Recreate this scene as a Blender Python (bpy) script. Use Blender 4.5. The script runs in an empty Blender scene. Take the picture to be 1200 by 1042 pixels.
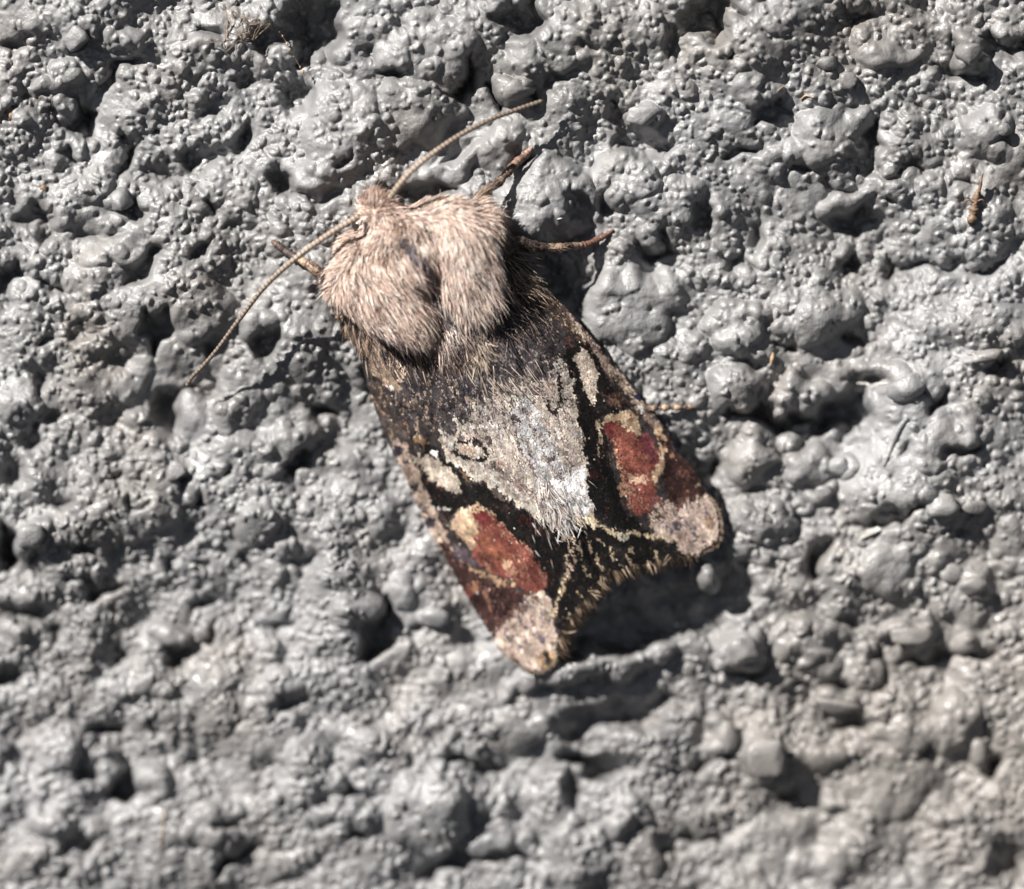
import bpy, bmesh, math, random
import numpy as np
from mathutils import Vector, Matrix, geometry
from mathutils.bvhtree import BVHTree

random.seed(7); rng = np.random.default_rng(7)
S = bpy.context.scene
COL = S.collection
U = 0.01                                    # one photograph pixel on the wall plane, in scene units
S.unit_settings.scale_length = 0.0036

# ------------------------------------------------------------------ camera
DIST, TILT = 42.0, math.radians(11.0)
CX, CY = 600.0, 521.0
cam_pos = np.array([0.0, -DIST*math.cos(TILT), DIST*math.sin(TILT)])
fwd = -cam_pos/np.linalg.norm(cam_pos)
right = np.array([1.0, 0, 0])
up = np.cross(right, fwd)
cd = bpy.data.cameras.new('camera'); cam = bpy.data.objects.new('camera', cd); COL.objects.link(cam)
cam.location = cam_pos
cam.rotation_euler = Matrix((right, up, -fwd)).transposed().to_euler()
cd.sensor_width = 360.0; cd.lens = 360.0*(DIST/U)/1200.0
cd.clip_start = 0.5; cd.clip_end = 4000
cd.dof.use_dof = True; cd.dof.focus_distance = DIST-0.80; cd.dof.aperture_fstop = 1.26/2.1
S.camera = cam

def P(px, py, h):
    """photograph pixel -> point at height h (in pixels) off the wall plane"""
    px = np.asarray(px, float); py = np.asarray(py, float); h = np.asarray(h, float)
    px, py, h = np.broadcast_arrays(px, py, h)
    d = (fwd[None] + ((px-CX).ravel()*U/DIST)[:, None]*right[None] + ((CY-py).ravel()*U/DIST)[:, None]*up[None])
    t = (-h.ravel()*U - cam_pos[1])/d[:, 1]
    return cam_pos[None] + d*t[:, None]

# ------------------------------------------------------------------ sky and sun
to_sun = np.array([-0.585, -0.51, 0.61]); to_sun /= np.linalg.norm(to_sun)
el = math.asin(to_sun[2]); az = math.atan2(to_sun[0], to_sun[1])
W = bpy.data.worlds.new('World'); S.world = W; W.use_nodes = True
nt = W.node_tree; bg = nt.nodes['Background']
sky = nt.nodes.new('ShaderNodeTexSky'); sky.sky_type = 'NISHITA'; sky.sun_disc = False
sky.altitude = 2500; sky.dust_density = 0.3; sky.air_density = 0.2; sky.ozone_density = 0.3; sky.sun_elevation = el; sky.sun_rotation = az % (2*math.pi)
hs = nt.nodes.new('ShaderNodeHueSaturation'); hs.inputs['Saturation'].default_value = 0.35; nt.links.new(sky.outputs[0], hs.inputs['Color'])
nt.links.new(hs.outputs[0], bg.inputs[0]); bg.inputs[1].default_value = 0.05
sl = bpy.data.lights.new('sun', 'SUN'); sl.energy = 5.0; sl.angle = math.radians(0.5); sl.color = (1, 0.955, 0.90)
so = bpy.data.objects.new('sun', sl); COL.objects.link(so)
so.rotation_euler = Vector(-to_sun).to_track_quat('-Z', 'Y').to_euler(); so.location = (-20, -30, 25)
S.view_settings.view_transform = 'Standard'; S.view_settings.look = 'None'
S.view_settings.exposure = 1.2; S.view_settings.gamma = 1.0

# ------------------------------------------------------------------ helpers
def mesh_obj(name, verts, faces, mat, parent=None, colors=None, smooth=True):
    """verts Nx3, faces: list of lists, or an Mx3 / Mx4 array"""
    me = bpy.data.meshes.new(name)
    verts = np.asarray(verts, np.float32)
    if isinstance(faces, np.ndarray):
        k = faces.shape[1]
        me.vertices.add(len(verts)); me.vertices.foreach_set('co', verts.ravel())
        me.loops.add(faces.size); me.loops.foreach_set('vertex_index', faces.astype(np.int32).ravel())
        me.polygons.add(len(faces)); me.polygons.foreach_set('loop_start', np.arange(0, faces.size, k, dtype=np.int32))
        me.update(calc_edges=True)
    else:
        me.from_pydata([tuple(map(float, v)) for v in verts], [], [list(map(int, f)) for f in faces])
    if smooth:
        me.polygons.foreach_set('use_smooth', np.ones(len(me.polygons), bool))
    if colors is not None:
        a = me.color_attributes.new('tint', 'FLOAT_COLOR', 'POINT')
        c = np.ones((len(verts), 4), np.float32); c[:, :3] = colors
        a.data.foreach_set('color', c.ravel())
    me.materials.append(mat)
    o = bpy.data.objects.new(name, me); COL.objects.link(o)
    if parent is not None: o.parent = parent
    return o

def tag(o, label=None, cat=None, group=None, kind=None):
    for k, v in (('label', label), ('category', cat), ('group', group), ('kind', kind)):
        if v: o[k] = v
    return o

def empty(name, loc):
    o = bpy.data.objects.new(name, None); COL.objects.link(o); o.location = loc; o.empty_display_size = 0.2
    return o

def under(o, parent):                       # parent without moving
    o.parent = parent; o.matrix_parent_inverse = Matrix.Translation(parent.location).inverted() if parent.type == 'EMPTY' else Matrix.Identity(4)
    return o

def blur(a, s):
    fy = np.fft.fftfreq(a.shape[0])[:, None]; fx = np.fft.rfftfreq(a.shape[1])[None]
    return np.fft.irfft2(np.fft.rfft2(a)*np.exp(-2*(math.pi*s)**2*(fx*fx+fy*fy)), s=a.shape)

def noise2(shape, s, seed):
    n = blur(np.random.default_rng(seed).standard_normal(shape), s)
    return (n-n.mean())/n.std()

def bil(a, x, y):
    x = np.clip(x, 0, a.shape[1]-1.001); y = np.clip(y, 0, a.shape[0]-1.001)
    i = x.astype(int); j = y.astype(int); fx = x-i; fy = y-j
    if a.ndim == 3: fx = fx[..., None]; fy = fy[..., None]
    return (a[j, i]*(1-fx)+a[j, i+1]*fx)*(1-fy) + (a[j+1, i]*(1-fx)+a[j+1, i+1]*fx)*fy

def inside(poly, x, y):
    r = np.zeros(x.shape, bool); n = len(poly)
    for i in range(n):
        x1, y1 = poly[i]; x2, y2 = poly[(i+1) % n]
        if y1 == y2: continue
        c = ((y1 > y) != (y2 > y)) & (x < (x2-x1)*(y-y1)/(y2-y1)+x1)
        r ^= c
    return r

def spline(pts, n):
    """Catmull-Rom through points of any dimension"""
    p = np.array(pts, float); q = np.vstack([2*p[0]-p[1], p, 2*p[-1]-p[-2]])
    t = np.linspace(0, len(p)-1-1e-6, n); i = t.astype(int); f = (t-i)[:, None]
    a, b, c, d = q[i], q[i+1], q[i+2], q[i+3]
    return 0.5*(2*b+(c-a)*f+(2*a-5*b+4*c-d)*f*f+(3*b-a-3*c+d)*f**3)

def tube(path, rad, sides=8, cap=True):
    path = np.asarray(path, float); n = len(path); rad = np.broadcast_to(rad, (n,))
    T = np.gradient(path, axis=0); T /= np.linalg.norm(T, axis=1)[:, None]+1e-12
    ref = np.array([0.31, -0.92, 0.23]); N = np.cross(T, ref); N /= np.linalg.norm(N, axis=1)[:, None]+1e-12
    B = np.cross(T, N)
    a = np.arange(sides)*2*math.pi/sides
    V = path[:, None]+rad[:, None, None]*(np.cos(a)[None, :, None]*N[:, None]+np.sin(a)[None, :, None]*B[:, None])
    V = V.reshape(-1, 3)
    F = []
    for i in range(n-1):
        for k in range(sides):
            k2 = (k+1) % sides
            F.append([i*sides+k, i*sides+k2, (i+1)*sides+k2, (i+1)*sides+k])
    if cap:
        F.append(list(range(sides))[::-1]); F.append([(n-1)*sides+k for k in range(sides)])
    return V, F

def join(parts):
    V = []; F = []; o = 0
    for v, f in parts:
        V.append(v); F += [[k+o for k in q] for q in f]; o += len(v)
    return np.vstack(V), F

# ------------------------------------------------------------------ materials
def new_mat(name):
    m = bpy.data.materials.new(name); m.use_nodes = True
    return m, m.node_tree, m.node_tree.nodes['Principled BSDF']

def paint_material():
    m, t, b = new_mat('grey_masonry_paint')
    N = t.nodes.new; L = t.links.new
    tc = N('ShaderNodeTexCoord')
    def nz(scale, detail=4, rough=0.55):
        n = N('ShaderNodeTexNoise'); n.inputs['Scale'].default_value = scale; n.inputs['Detail'].default_value = detail
        n.inputs['Roughness'].default_value = rough; L(tc.outputs['Object'], n.inputs['Vector']); return n
    def ramp(src, p0, c0, p1, c1):
        r = N('ShaderNodeValToRGB'); r.color_ramp.elements[0].position = p0; r.color_ramp.elements[0].color = (*c0, 1)
        r.color_ramp.elements[1].position = p1; r.color_ramp.elements[1].color = (*c1, 1); L(src, r.inputs[0]); return r
    base = ramp(nz(1.3, 6).outputs[0], 0.3, (0.155, 0.156, 0.160), 0.7, (0.218, 0.219, 0.221))
    dust = ramp(nz(0.55, 7, 0.65).outputs[0], 0.50, (0, 0, 0), 0.70, (0.6, 0.6, 0.6))
    mx = N('ShaderNodeMix'); mx.data_type = 'RGBA'; L(dust.outputs[0], mx.inputs[0]); L(base.outputs[0], mx.inputs[6])
    mx.inputs[7].default_value = (0.185, 0.166, 0.148, 1)
    grit = ramp(nz(26, 3).outputs[0], 0.66, (0, 0, 0), 0.74, (0.45, 0.45, 0.45))
    mx2 = N('ShaderNodeMix'); mx2.data_type = 'RGBA'; L(grit.outputs[0], mx2.inputs[0]); L(mx.outputs[2], mx2.inputs[6])
    mx2.inputs[7].default_value = (0.26, 0.235, 0.21, 1)
    big = ramp(nz(0.33, 5, 0.6).outputs[0], 0.38, (0.84, 0.825, 0.81), 0.62, (1.10, 1.10, 1.11))
    ml = N('ShaderNodeMix'); ml.data_type = 'RGBA'; ml.blend_type = 'MULTIPLY'; ml.inputs[0].default_value = 1.0
    L(mx2.outputs[2], ml.inputs[6]); L(big.outputs[0], ml.inputs[7])
    # a warm brown tint low on the right, fading outward with noise
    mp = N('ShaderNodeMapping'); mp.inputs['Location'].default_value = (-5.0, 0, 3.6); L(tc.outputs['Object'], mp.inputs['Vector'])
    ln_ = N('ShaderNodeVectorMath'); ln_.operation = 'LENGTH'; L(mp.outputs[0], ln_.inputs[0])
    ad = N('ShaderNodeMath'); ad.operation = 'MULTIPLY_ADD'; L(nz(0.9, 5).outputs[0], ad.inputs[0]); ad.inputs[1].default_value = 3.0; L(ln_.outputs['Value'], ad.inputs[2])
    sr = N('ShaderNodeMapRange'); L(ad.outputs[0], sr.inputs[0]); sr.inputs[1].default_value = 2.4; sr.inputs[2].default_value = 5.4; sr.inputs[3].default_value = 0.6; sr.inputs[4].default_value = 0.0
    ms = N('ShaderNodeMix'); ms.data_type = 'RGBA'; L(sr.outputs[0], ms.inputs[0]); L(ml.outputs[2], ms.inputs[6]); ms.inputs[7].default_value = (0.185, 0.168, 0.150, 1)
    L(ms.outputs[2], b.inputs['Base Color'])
    rr = ramp(nz(6, 4).outputs[0], 0.3, (0.28, 0.28, 0.28), 0.7, (0.54, 0.54, 0.54)); L(rr.outputs[0], b.inputs['Roughness'])
    b.inputs['Specular IOR Level'].default_value = 0.5; b.inputs['Coat Weight'].default_value = 0.15; b.inputs['Coat Roughness'].default_value = 0.2
    bp = N('ShaderNodeBump'); bp.inputs['Strength'].default_value = 0.5; bp.inputs['Distance'].default_value = 0.03
    L(nz(27, 6, 0.6).outputs[0], bp.inputs['Height']); L(bp.outputs[0], b.inputs['Normal'])
    return m

def tint_material(name, rough, spec, translucent=0.0, bump=None):
    m, t, b = new_mat(name)
    a = t.nodes.new('ShaderNodeAttribute'); a.attribute_name = 'tint'
    t.links.new(a.outputs['Color'], b.inputs['Base Color'])
    b.inputs['Roughness'].default_value = rough; b.inputs['Specular IOR Level'].default_value = spec
    if translucent:
        tr = t.nodes.new('ShaderNodeBsdfTranslucent'); t.links.new(a.outputs['Color'], tr.inputs['Color'])
        mx = t.nodes.new('ShaderNodeMixShader'); mx.inputs[0].default_value = translucent
        t.links.new(b.outputs[0], mx.inputs[1]); t.links.new(tr.outputs[0], mx.inputs[2])
        t.links.new(mx.outputs[0], t.nodes['Material Output'].inputs[0])
    if bump:
        tc = t.nodes.new('ShaderNodeTexCoord'); n = t.nodes.new('ShaderNodeTexNoise'); n.inputs['Scale'].default_value = bump
        bp = t.nodes.new('ShaderNodeBump'); bp.inputs['Strength'].default_value = 0.5; bp.inputs['Distance'].default_value = 0.02
        t.links.new(tc.outputs['Object'], n.inputs['Vector']); t.links.new(n.outputs[0], bp.inputs['Height'])
        t.links.new(bp.outputs[0], b.inputs['Normal'])
    return m

def plain_material(name, c0, c1, rough, scale=14, alpha_mix=0.0):
    m, t, b = new_mat(name)
    tc = t.nodes.new('ShaderNodeTexCoord'); n = t.nodes.new('ShaderNodeTexNoise'); n.inputs['Scale'].default_value = scale
    n.inputs['Detail'].default_value = 4
    r = t.nodes.new('ShaderNodeValToRGB'); r.color_ramp.elements[0].position = .35; r.color_ramp.elements[1].position = .68
    r.color_ramp.elements[0].color = (*c0, 1); r.color_ramp.elements[1].color = (*c1, 1)
    t.links.new(tc.outputs['Object'], n.inputs['Vector']); t.links.new(n.outputs[0], r.inputs[0])
    t.links.new(r.outputs[0], b.inputs['Base Color']); b.inputs['Roughness'].default_value = rough
    return m

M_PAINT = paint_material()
M_WING = tint_material('wing_membrane', 0.7, 0.1)
M_SCALE = tint_material('wing_scale', 0.5, 0.16)
M_HAIR = tint_material('moth_hair', 0.45, 0.4, 0.35)
M_CHITIN = tint_material('moth_chitin', 0.5, 0.4, bump=40)
M_EYE = plain_material('moth_eye', (0.012, 0.010, 0.008), (0.03, 0.02, 0.015), 0.2)
M_STRAW = plain_material('dry_straw', (0.20, 0.135, 0.08), (0.33, 0.245, 0.165), 0.6)
M_RUST = plain_material('rusty_fibre', (0.10, 0.062, 0.04), (0.22, 0.15, 0.10), 0.65, 20)
M_WEB = plain_material('web_silk', (0.13, 0.09, 0.065), (0.30, 0.23, 0.165), 0.6, 20)
M_PALE = plain_material('pale_fleck', (0.42, 0.40, 0.37), (0.62, 0.60, 0.56), 0.45)

# ------------------------------------------------------------------ the moth's outlines (photograph pixels)
MID = [(708, 670), (694, 640), (680, 615), (655, 580), (635, 530), (610, 480), (580, 440), (545, 390), (520, 340)]
LWING = [(500, 300), (430, 330), (388, 362), (404, 388), (420, 410), (428, 440), (435, 465), (450, 507), (460, 528), (472, 550), (487, 585), (500, 615),
         (512, 635), (527, 662), (550, 702), (565, 727), (580, 749), (584, 757), (595, 766), (612, 779), (627, 784), (640, 779), (652, 770),
         (654, 752), (662, 736), (673, 720), (685, 706), (697, 690)] + MID
RWING = [(500, 300), (560, 262), (606, 290), (627, 325), (662, 360), (690, 392), (720, 427), (742, 455), (760, 480), (780, 502),
         (790, 528), (810, 545), (827, 577), (838, 597), (841, 620), (838, 633), (822, 642), (814, 652), (802, 648), (786, 651),
         (768, 655), (746, 660), (726, 664)] + MID
A0 = np.array([520., 340.]); A1 = np.array([712., 685.]); AL = np.linalg.norm(A1-A0); AX = (A1-A0)/AL; AP = np.array([AX[1], -AX[0]])  # AP points to the right wing

def wing_h(px, py):
    dx = np.asarray(px, float)-A0[0]; dy = np.asarray(py, float)-A0[1]
    t = (dx*AX[0]+dy*AX[1])/AL; s = dx*AP[0]+dy*AP[1]
    ridge = np.interp(t, [-.2, 0, .3, .7, 1.0, 1.15], [72, 76, 80, 75, 60, 52])
    edge = np.interp(t, [-.2, 0, .5, 1.0, 1.15], [36, 30, 24, 30, 34])
    hw = np.interp(t, [-.2, 0, .25, .6, .95, 1.1], [100, 108, 118, 128, 136, 136])
    q = np.clip(np.abs(s)/hw, 0, 1.25)
    fold = 3.0*np.exp(-(s/5.0)**2)*np.clip(t*3, 0, 1)
    return ridge-(ridge-edge)*q**1.55 - fold + 1.5*np.sin(s*0.11+t*4)

# ------------------------------------------------------------------ the wall
CELL = 1.3; X0, Y0, X1, Y1 = -96, -96, 1296, 1138
gx = np.arange(X0, X1, CELL); gy = np.arange(Y0, Y1, CELL)
SH = (len(gy), len(gx)); GX, GY = np.meshgrid(gx, gy)
H = 9*noise2(SH, 42/CELL, 1) + 5.0*noise2(SH, 16/CELL, 2) + 2.0*noise2(SH, 7.5/CELL, 12)
wx = GX + 5.0*noise2(SH, 8/CELL, 3) + 1.0*noise2(SH, 3.5/CELL, 13); wy = GY + 5.0*noise2(SH, 8/CELL, 4) + 1.0*noise2(SH, 3.5/CELL, 14)
smooth = np.zeros(SH)

def win(cx, cy, R):
    i0 = max(0, int((cx-R-X0)/CELL)); i1 = min(SH[1], int((cx+R-X0)/CELL)+2)
    j0 = max(0, int((cy-R-Y0)/CELL)); j1 = min(SH[0], int((cy+R-Y0)/CELL)+2)
    return slice(j0, j1), slice(i0, i1)

def ell(cx, cy, rx, ry, rot, sl):
    a = math.radians(rot); dx = wx[sl]-cx; dy = -(wy[sl]-cy)
    u = (dx*math.cos(a)+dy*math.sin(a))/rx; v = (-dx*math.sin(a)+dy*math.cos(a))/ry
    return np.sqrt(u*u+v*v)

# raised lumps seen in the photograph: x, y, rx, ry, turn, height, smoothness
LUMPS = [(150,45,24,18,0,10,.3),(72,90,28,13,10,8,.5),(74,122,16,22,0,9,.8),(500,60,58,48,0,16,.75),(440,60,50,42,0,12,.7),(480,135,66,36,10,18,.6),
 (400,150,40,60,0,14,.8),(385,195,36,30,0,10,.8),(608,103,22,15,8,17,.7),(752,138,30,17,5,17,.7),(642,236,58,52,0,24,.95),(722,212,48,30,20,14,.7),
 (785,235,45,30,0,14,.5),(770,268,30,18,0,10,.5),(680,40,50,40,0,6,.1),(540,190,46,22,20,8,.7),(590,180,22,40,0,10,.6),
 (890,112,32,17,0,12,.3),(975,158,48,36,10,16,.8),(1040,66,38,10,5,7,.8),(1135,64,20,15,0,16,.6),(990,240,32,18,15,11,.8),(985,296,18,13,20,11,.6),
 (1160,150,38,34,0,12,.3),(1155,270,40,30,0,8,.4),(1100,270,30,20,0,8,.2),(850,320,30,20,0,9,.3),
 (240,366,42,34,20,17,.9),(300,378,28,17,10,14,.7),(150,602,44,32,0,12,.7),(35,628,22,17,0,14,.6),(205,553,16,11,20,9,.4),(350,516,21,24,0,14,.5),
 (20,470,24,24,0,10,.4),(130,450,60,26,20,8,.2),(280,480,34,20,25,9,.3),(400,560,50,40,0,10,.6),(440,600,36,32,0,9,.6),(300,610,30,24,0,8,.3),
 (740,360,62,46,15,18,.8),(720,330,30,24,0,8,.7),(864,384,36,30,20,19,.6),(960,374,50,23,12,16,.5),(868,460,34,25,0,22,.6),(935,464,40,26,0,24,.6),
 (1040,432,34,15,10,15,.7),(1060,452,25,19,20,12,.95),(1150,418,24,9,10,13,.6),(878,538,30,28,0,16,.7),(945,545,32,20,0,11,.5),(985,547,20,16,0,10,.9),
 (965,578,13,11,0,9,.9),(945,597,13,9,0,8,.9),(1112,516,48,25,32,15,.4),(1105,594,27,19,0,13,.7),(1142,594,16,10,0,10,.8),(895,612,40,22,-10,16,.6),
 (912,644,22,13,-10,9,.7),(825,668,19,25,-20,20,.98),(1040,670,34,30,0,14,.9),(1140,684,22,17,0,12,.9),(1110,650,20,14,0,8,.7),(1185,640,30,30,0,8,.6),
 (860,650,20,16,0,8,.6),(420,714,24,21,0,18,.5),(510,724,20,14,0,10,.9),(470,690,26,22,0,8,.5),(690,782,100,19,13,26,.4),(560,790,60,36,10,9,.8),
 (610,858,32,17,0,13,.6),(520,870,17,15,0,10,.7),(500,955,46,48,40,22,.8),(668,1002,46,44,0,17,.4),(735,960,28,22,0,14,.5),(580,984,22,15,0,9,.7),
 (800,830,30,20,0,6,.3),(760,1000,24,20,0,9,.5),(870,764,32,23,10,19,.7),(945,752,40,31,0,19,.8),(962,778,28,18,0,9,.9),(980,828,33,11,-6,15,.9),
 (1060,744,38,14,-5,14,.8),(1125,753,22,12,0,10,.6),(900,888,29,28,0,17,.8),(966,888,32,19,0,11,.8),(850,864,17,22,0,12,.8),(1122,848,26,38,0,14,.8),
 (1146,884,13,20,0,9,.8),(1080,860,50,22,0,8,.8),(980,945,19,14,0,9,.7),(1105,960,22,14,0,8,.6),(960,1012,38,20,0,10,.7),(910,990,50,40,0,5,.8),(1060,920,60,34,0,7,.9),
 (125,903,22,19,45,15,.6),(70,880,28,20,20,10,.5),(185,915,28,27,0,13,.7),(55,962,24,22,40,14,.7),(240,968,28,22,40,13,.7),(160,800,40,26,0,8,.2),
 (200,745,20,16,0,11,.5),(330,800,30,18,0,9,.3),(300,870,40,24,0,8,.4),(360,885,28,22,0,10,.5),(330,1015,36,16,20,9,.4),(30,1010,30,18,40,11,.6),(420,860,40,22,0,8,.4),
 (140,236,16,15,0,9,.9),(88,46,16,18,0,8,.9),(20,310,30,14,0,8,.3),(130,295,40,18,0,9,.5),(100,260,44,16,0,8,.4),(265,215,34,26,0,8,.4),(220,70,30,22,0,7,.3)]
# hollows: x, y, rx, ry, turn, depth
PITS = [(365,32,46,40,0,46),(312,46,19,14,0,26),(245,42,20,9,5,14),(94,60,12,10,0,12),(25,50,16,13,0,16),(12,70,9,9,0,10),(145,86,32,9,35,16),(93,138,17,21,0,30),
 (143,178,13,28,0,24),(36,108,12,7,0,9),(14,134,12,9,0,12),(280,163,19,17,20,22),(291,98,14,10,0,13),(348,112,27,22,20,20),(336,212,22,20,0,32),(375,226,30,9,-15,12),
 (152,250,16,14,0,15),(44,266,22,28,0,24),(62,282,14,10,0,13),(250,126,20,9,20,14),(158,140,9,7,0,9),(185,165,12,11,0,15),(190,197,19,11,0,15),(226,186,12,9,0,12),
 (251,245,13,11,0,13),(290,265,16,12,0,13),(165,312,30,18,30,26),(230,302,14,17,0,18),(60,336,21,13,0,18),(8,332,14,22,0,22),(82,180,12,9,0,13),(340,265,14,9,0,10),
 (471,88,24,13,5,19),(435,64,10,15,0,13),(545,95,11,32,0,26),(578,115,12,13,0,20),(610,24,33,30,0,50),(490,226,40,15,0,24),(540,182,32,12,20,15),(628,112,11,12,0,14),
 (656,88,19,11,15,14),(690,60,13,6,0,8),(752,166,42,22,0,28),(720,140,9,15,0,13),(676,252,17,32,0,18),(655,325,38,26,0,20),(762,287,30,14,5,20),(706,240,12,15,0,16),
 (790,55,17,22,0,18),(832,24,38,30,0,44),(475,30,14,12,0,9),(405,190,10,9,0,12),(610,185,18,14,0,14),
 (1182,54,40,14,-4,30),(1120,84,36,9,0,22),(1114,64,9,11,0,14),(905,136,25,15,0,24),(1030,165,11,27,0,17),(1016,190,19,15,0,15),(1010,20,26,9,0,15),(875,178,30,9,0,15),
 (945,200,12,9,0,13),(975,218,12,8,0,11),(1000,262,32,9,8,15),(1066,200,42,11,8,14),(1040,236,17,6,0,10),(880,272,17,17,0,20),(828,256,16,22,0,20),(868,306,22,11,0,14),
 (1000,310,16,14,25,18),(1045,312,9,15,0,14),(1120,313,74,10,3,20),(1130,214,20,7,0,10),(1083,132,7,7,0,9),(855,62,10,8,0,10),(915,40,18,6,0,9),(1180,140,9,12,0,10),(1175,170,14,6,0,9),
 (183,388,16,30,0,32),(95,390,19,17,0,15),(55,396,16,11,0,13),(245,406,16,11,0,15),(312,406,26,20,20,26),(200,480,20,30,-10,34),(237,455,20,9,20,16),(40,512,13,15,0,18),
 (18,552,20,22,0,20),(215,562,13,10,0,16),(232,586,12,8,0,14),(262,552,19,8,15,14),(351,545,19,15,0,24),(385,480,22,9,15,20),(10,642,14,32,0,44),(46,652,11,9,0,13),(110,688,40,9,0,18),
 (30,716,34,17,0,28),(75,592,13,10,0,14),(100,640,11,9,0,14),(130,562,11,8,0,13),(200,662,18,12,0,14),(290,656,9,15,0,16),(356,660,19,13,0,16),(160,590,11,8,0,10),(45,450,14,10,0,14),(60,490,14,9,0,12),(230,585,12,8,0,12),(240,670,9,7,0,10),
 (925,405,21,8,0,18),(996,398,23,9,0,20),(885,426,22,9,0,19),(900,492,54,11,-3,28),(978,490,46,20,35,40),(1072,466,17,9,20,12),(1096,472,20,13,40,22),(1166,430,16,11,0,18),
 (910,530,10,9,0,12),(830,546,15,11,0,20),(888,576,18,9,0,13),(1130,530,23,10,10,17),(1045,608,50,10,14,24),(1120,622,16,8,0,11),(960,655,18,36,-28,34),(880,656,15,7,0,13),(1005,450,15,12,0,16),(1000,500,26,14,40,16),
 (870,690,34,22,0,18),(800,720,60,34,0,24),(1060,520,9,16,-20,11),
 (60,740,11,15,0,20),(14,790,20,22,0,26),(210,770,12,17,0,22),(236,705,22,9,10,16),(320,741,27,12,0,19),(241,740,9,8,0,13),(135,775,9,16,0,13),(120,850,26,10,18,20),(95,902,19,14,50,24),
 (142,920,19,20,45,32),(345,824,20,11,10,18),(14,896,17,12,40,20),(90,990,24,18,35,22),(270,965,15,11,0,17),(266,1012,16,12,0,18),(320,940,13,9,0,13),(285,1004,32,12,30,18),(75,1030,18,10,40,14),(385,970,24,8,15,12),(180,850,16,8,0,12),(225,890,13,8,0,10),(380,935,26,12,0,16),
 (440,748,22,30,-40,42),(450,716,9,26,0,26),(720,842,85,24,12,34),(700,892,50,16,0,34),(560,893,42,10,-3,24),(672,930,13,22,0,22),(416,930,21,19,0,26),(432,976,11,13,0,16),(485,740,14,9,0,12),
 (532,1010,36,20,20,30),(600,1004,44,10,0,18),(710,745,70,30,12,24),(440,850,13,9,0,12),(790,1000,15,14,0,14),(480,890,12,10,0,10),
 (882,792,26,9,10,20),(845,782,10,13,0,15),(975,806,24,8,5,16),(1002,850,30,9,-10,20),(1082,770,30,10,0,20),(1035,790,9,32,0,20),(1126,768,14,6,0,10),(925,932,22,8,-15,15),(858,892,10,14,0,13),
 (825,895,16,13,0,18),(826,985,32,9,0,22),(1186,1010,26,32,30,36),(1172,896,12,15,0,17),(1160,905,20,10,0,16),(1080,880,14,8,0,10),(985,952,10,9,0,9),(992,730,11,10,0,14),(1150,770,30,8,0,12),(935,812,20,8,-20,10)]
for x, y, rx, ry, rot, h, sm in LUMPS:
    sl = win(x, y, max(rx, ry)*1.5+14); d = ell(x, y, rx, ry, rot, sl)
    f = np.clip(1-d**2.4, 0, 1)
    H[sl] = H[sl]*(1-0.45*f*sm) + 1.25*h*f**0.62
    smooth[sl] = np.maximum(smooth[sl], sm*np.clip(1.25-d, 0, 0.3)/0.3)
for x, y, rx, ry, rot, dp in PITS:
    sl = win(x, y, max(rx, ry)*1.6+14); d = ell(x, y, rx*1.05, ry*1.05, rot, sl)
    H[sl] -= 1.35*dp*np.clip(1-d**2.0, 0, 1)**0.75
H = 0.6*H + 0.4*blur(H, 1.6)

# aggregate grains under the paint, biggest first
def grains(n, r0, r1, power, k, sink, seed, avoid, soft):
    g = np.random.default_rng(seed); Hb = blur(H, 2.0); wgx = GX+1.1*noise2(SH, 2.4/CELL, seed+50); wgy = GY+1.1*noise2(SH, 2.4/CELL, seed+60)
    rr = np.sort(r0+(r1-r0)*g.random(n)**power)[::-1]
    dens = noise2(SH, 40/CELL, seed+300)
    xs = g.uniform(X0, X1, n); ys = g.uniform(Y0, Y1, n); el_ = g.uniform(0.7, 1.0, n); an = g.uniform(0, math.pi, n); pr = g.random(n); kk = g.uniform(.6, 1.3, n)
    for x, y, r, e, a, p, q in zip(xs, ys, rr, el_, an, pr, kk):
        i = int((x-X0)/CELL); j = int((y-Y0)/CELL)
        if p < smooth[j, i]*avoid or p > 0.85+0.35*dens[j, i]: continue
        j0, j1, i0, i1 = max(0, j-int(r/CELL)-2), j+int(r/CELL)+3, max(0, i-int(r/CELL)-2), i+int(r/CELL)+3
        dx = wgx[j0:j1, i0:i1]-x; dy = wgy[j0:j1, i0:i1]-y; ca, sa = math.cos(a), math.sin(a)
        u = (dx*ca+dy*sa)/r; v = (-dx*sa+dy*ca)/(r*e)
        cap = np.clip(1-u*u-v*v, 0, 1); w = H[j0:j1, i0:i1]
        c = 0.6*Hb[j, i]+0.4*Hb[j0:j1, i0:i1] + k*q*r*(np.sqrt(cap)-sink)
        t = np.clip((c-w)/(soft*r)+.5, 0, 1); t[cap <= 0] = 0
        w += t*(c-w)
grains(420, 8, 15, 1.6, 0.65, 0.25, 21, 0.95, .2)
grains(5500, 3.4, 8.0, 1.8, 1.0, 0.3, 22, 0.9, .2)
H = 0.75*H+0.25*blur(H, 0.9)
grains(34000, 1.7, 4.4, 1.35, 1.35, 0.14, 23, 0.78, .22)
g = np.random.default_rng(31)
for _ in range(420):                        # pinholes in the paint
    x, y, r = g.uniform(X0, X1), g.uniform(Y0, Y1), g.uniform(1.6, 3.4)
    sl = win(x, y, 8); d = np.hypot(GX[sl]-x, GY[sl]-y)/r
    H[sl] -= g.uniform(3, 7)*np.exp(-d*d)
H = blur(H, 0.62) + 0.4*noise2(SH, 2.2/CELL, 9)
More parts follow.
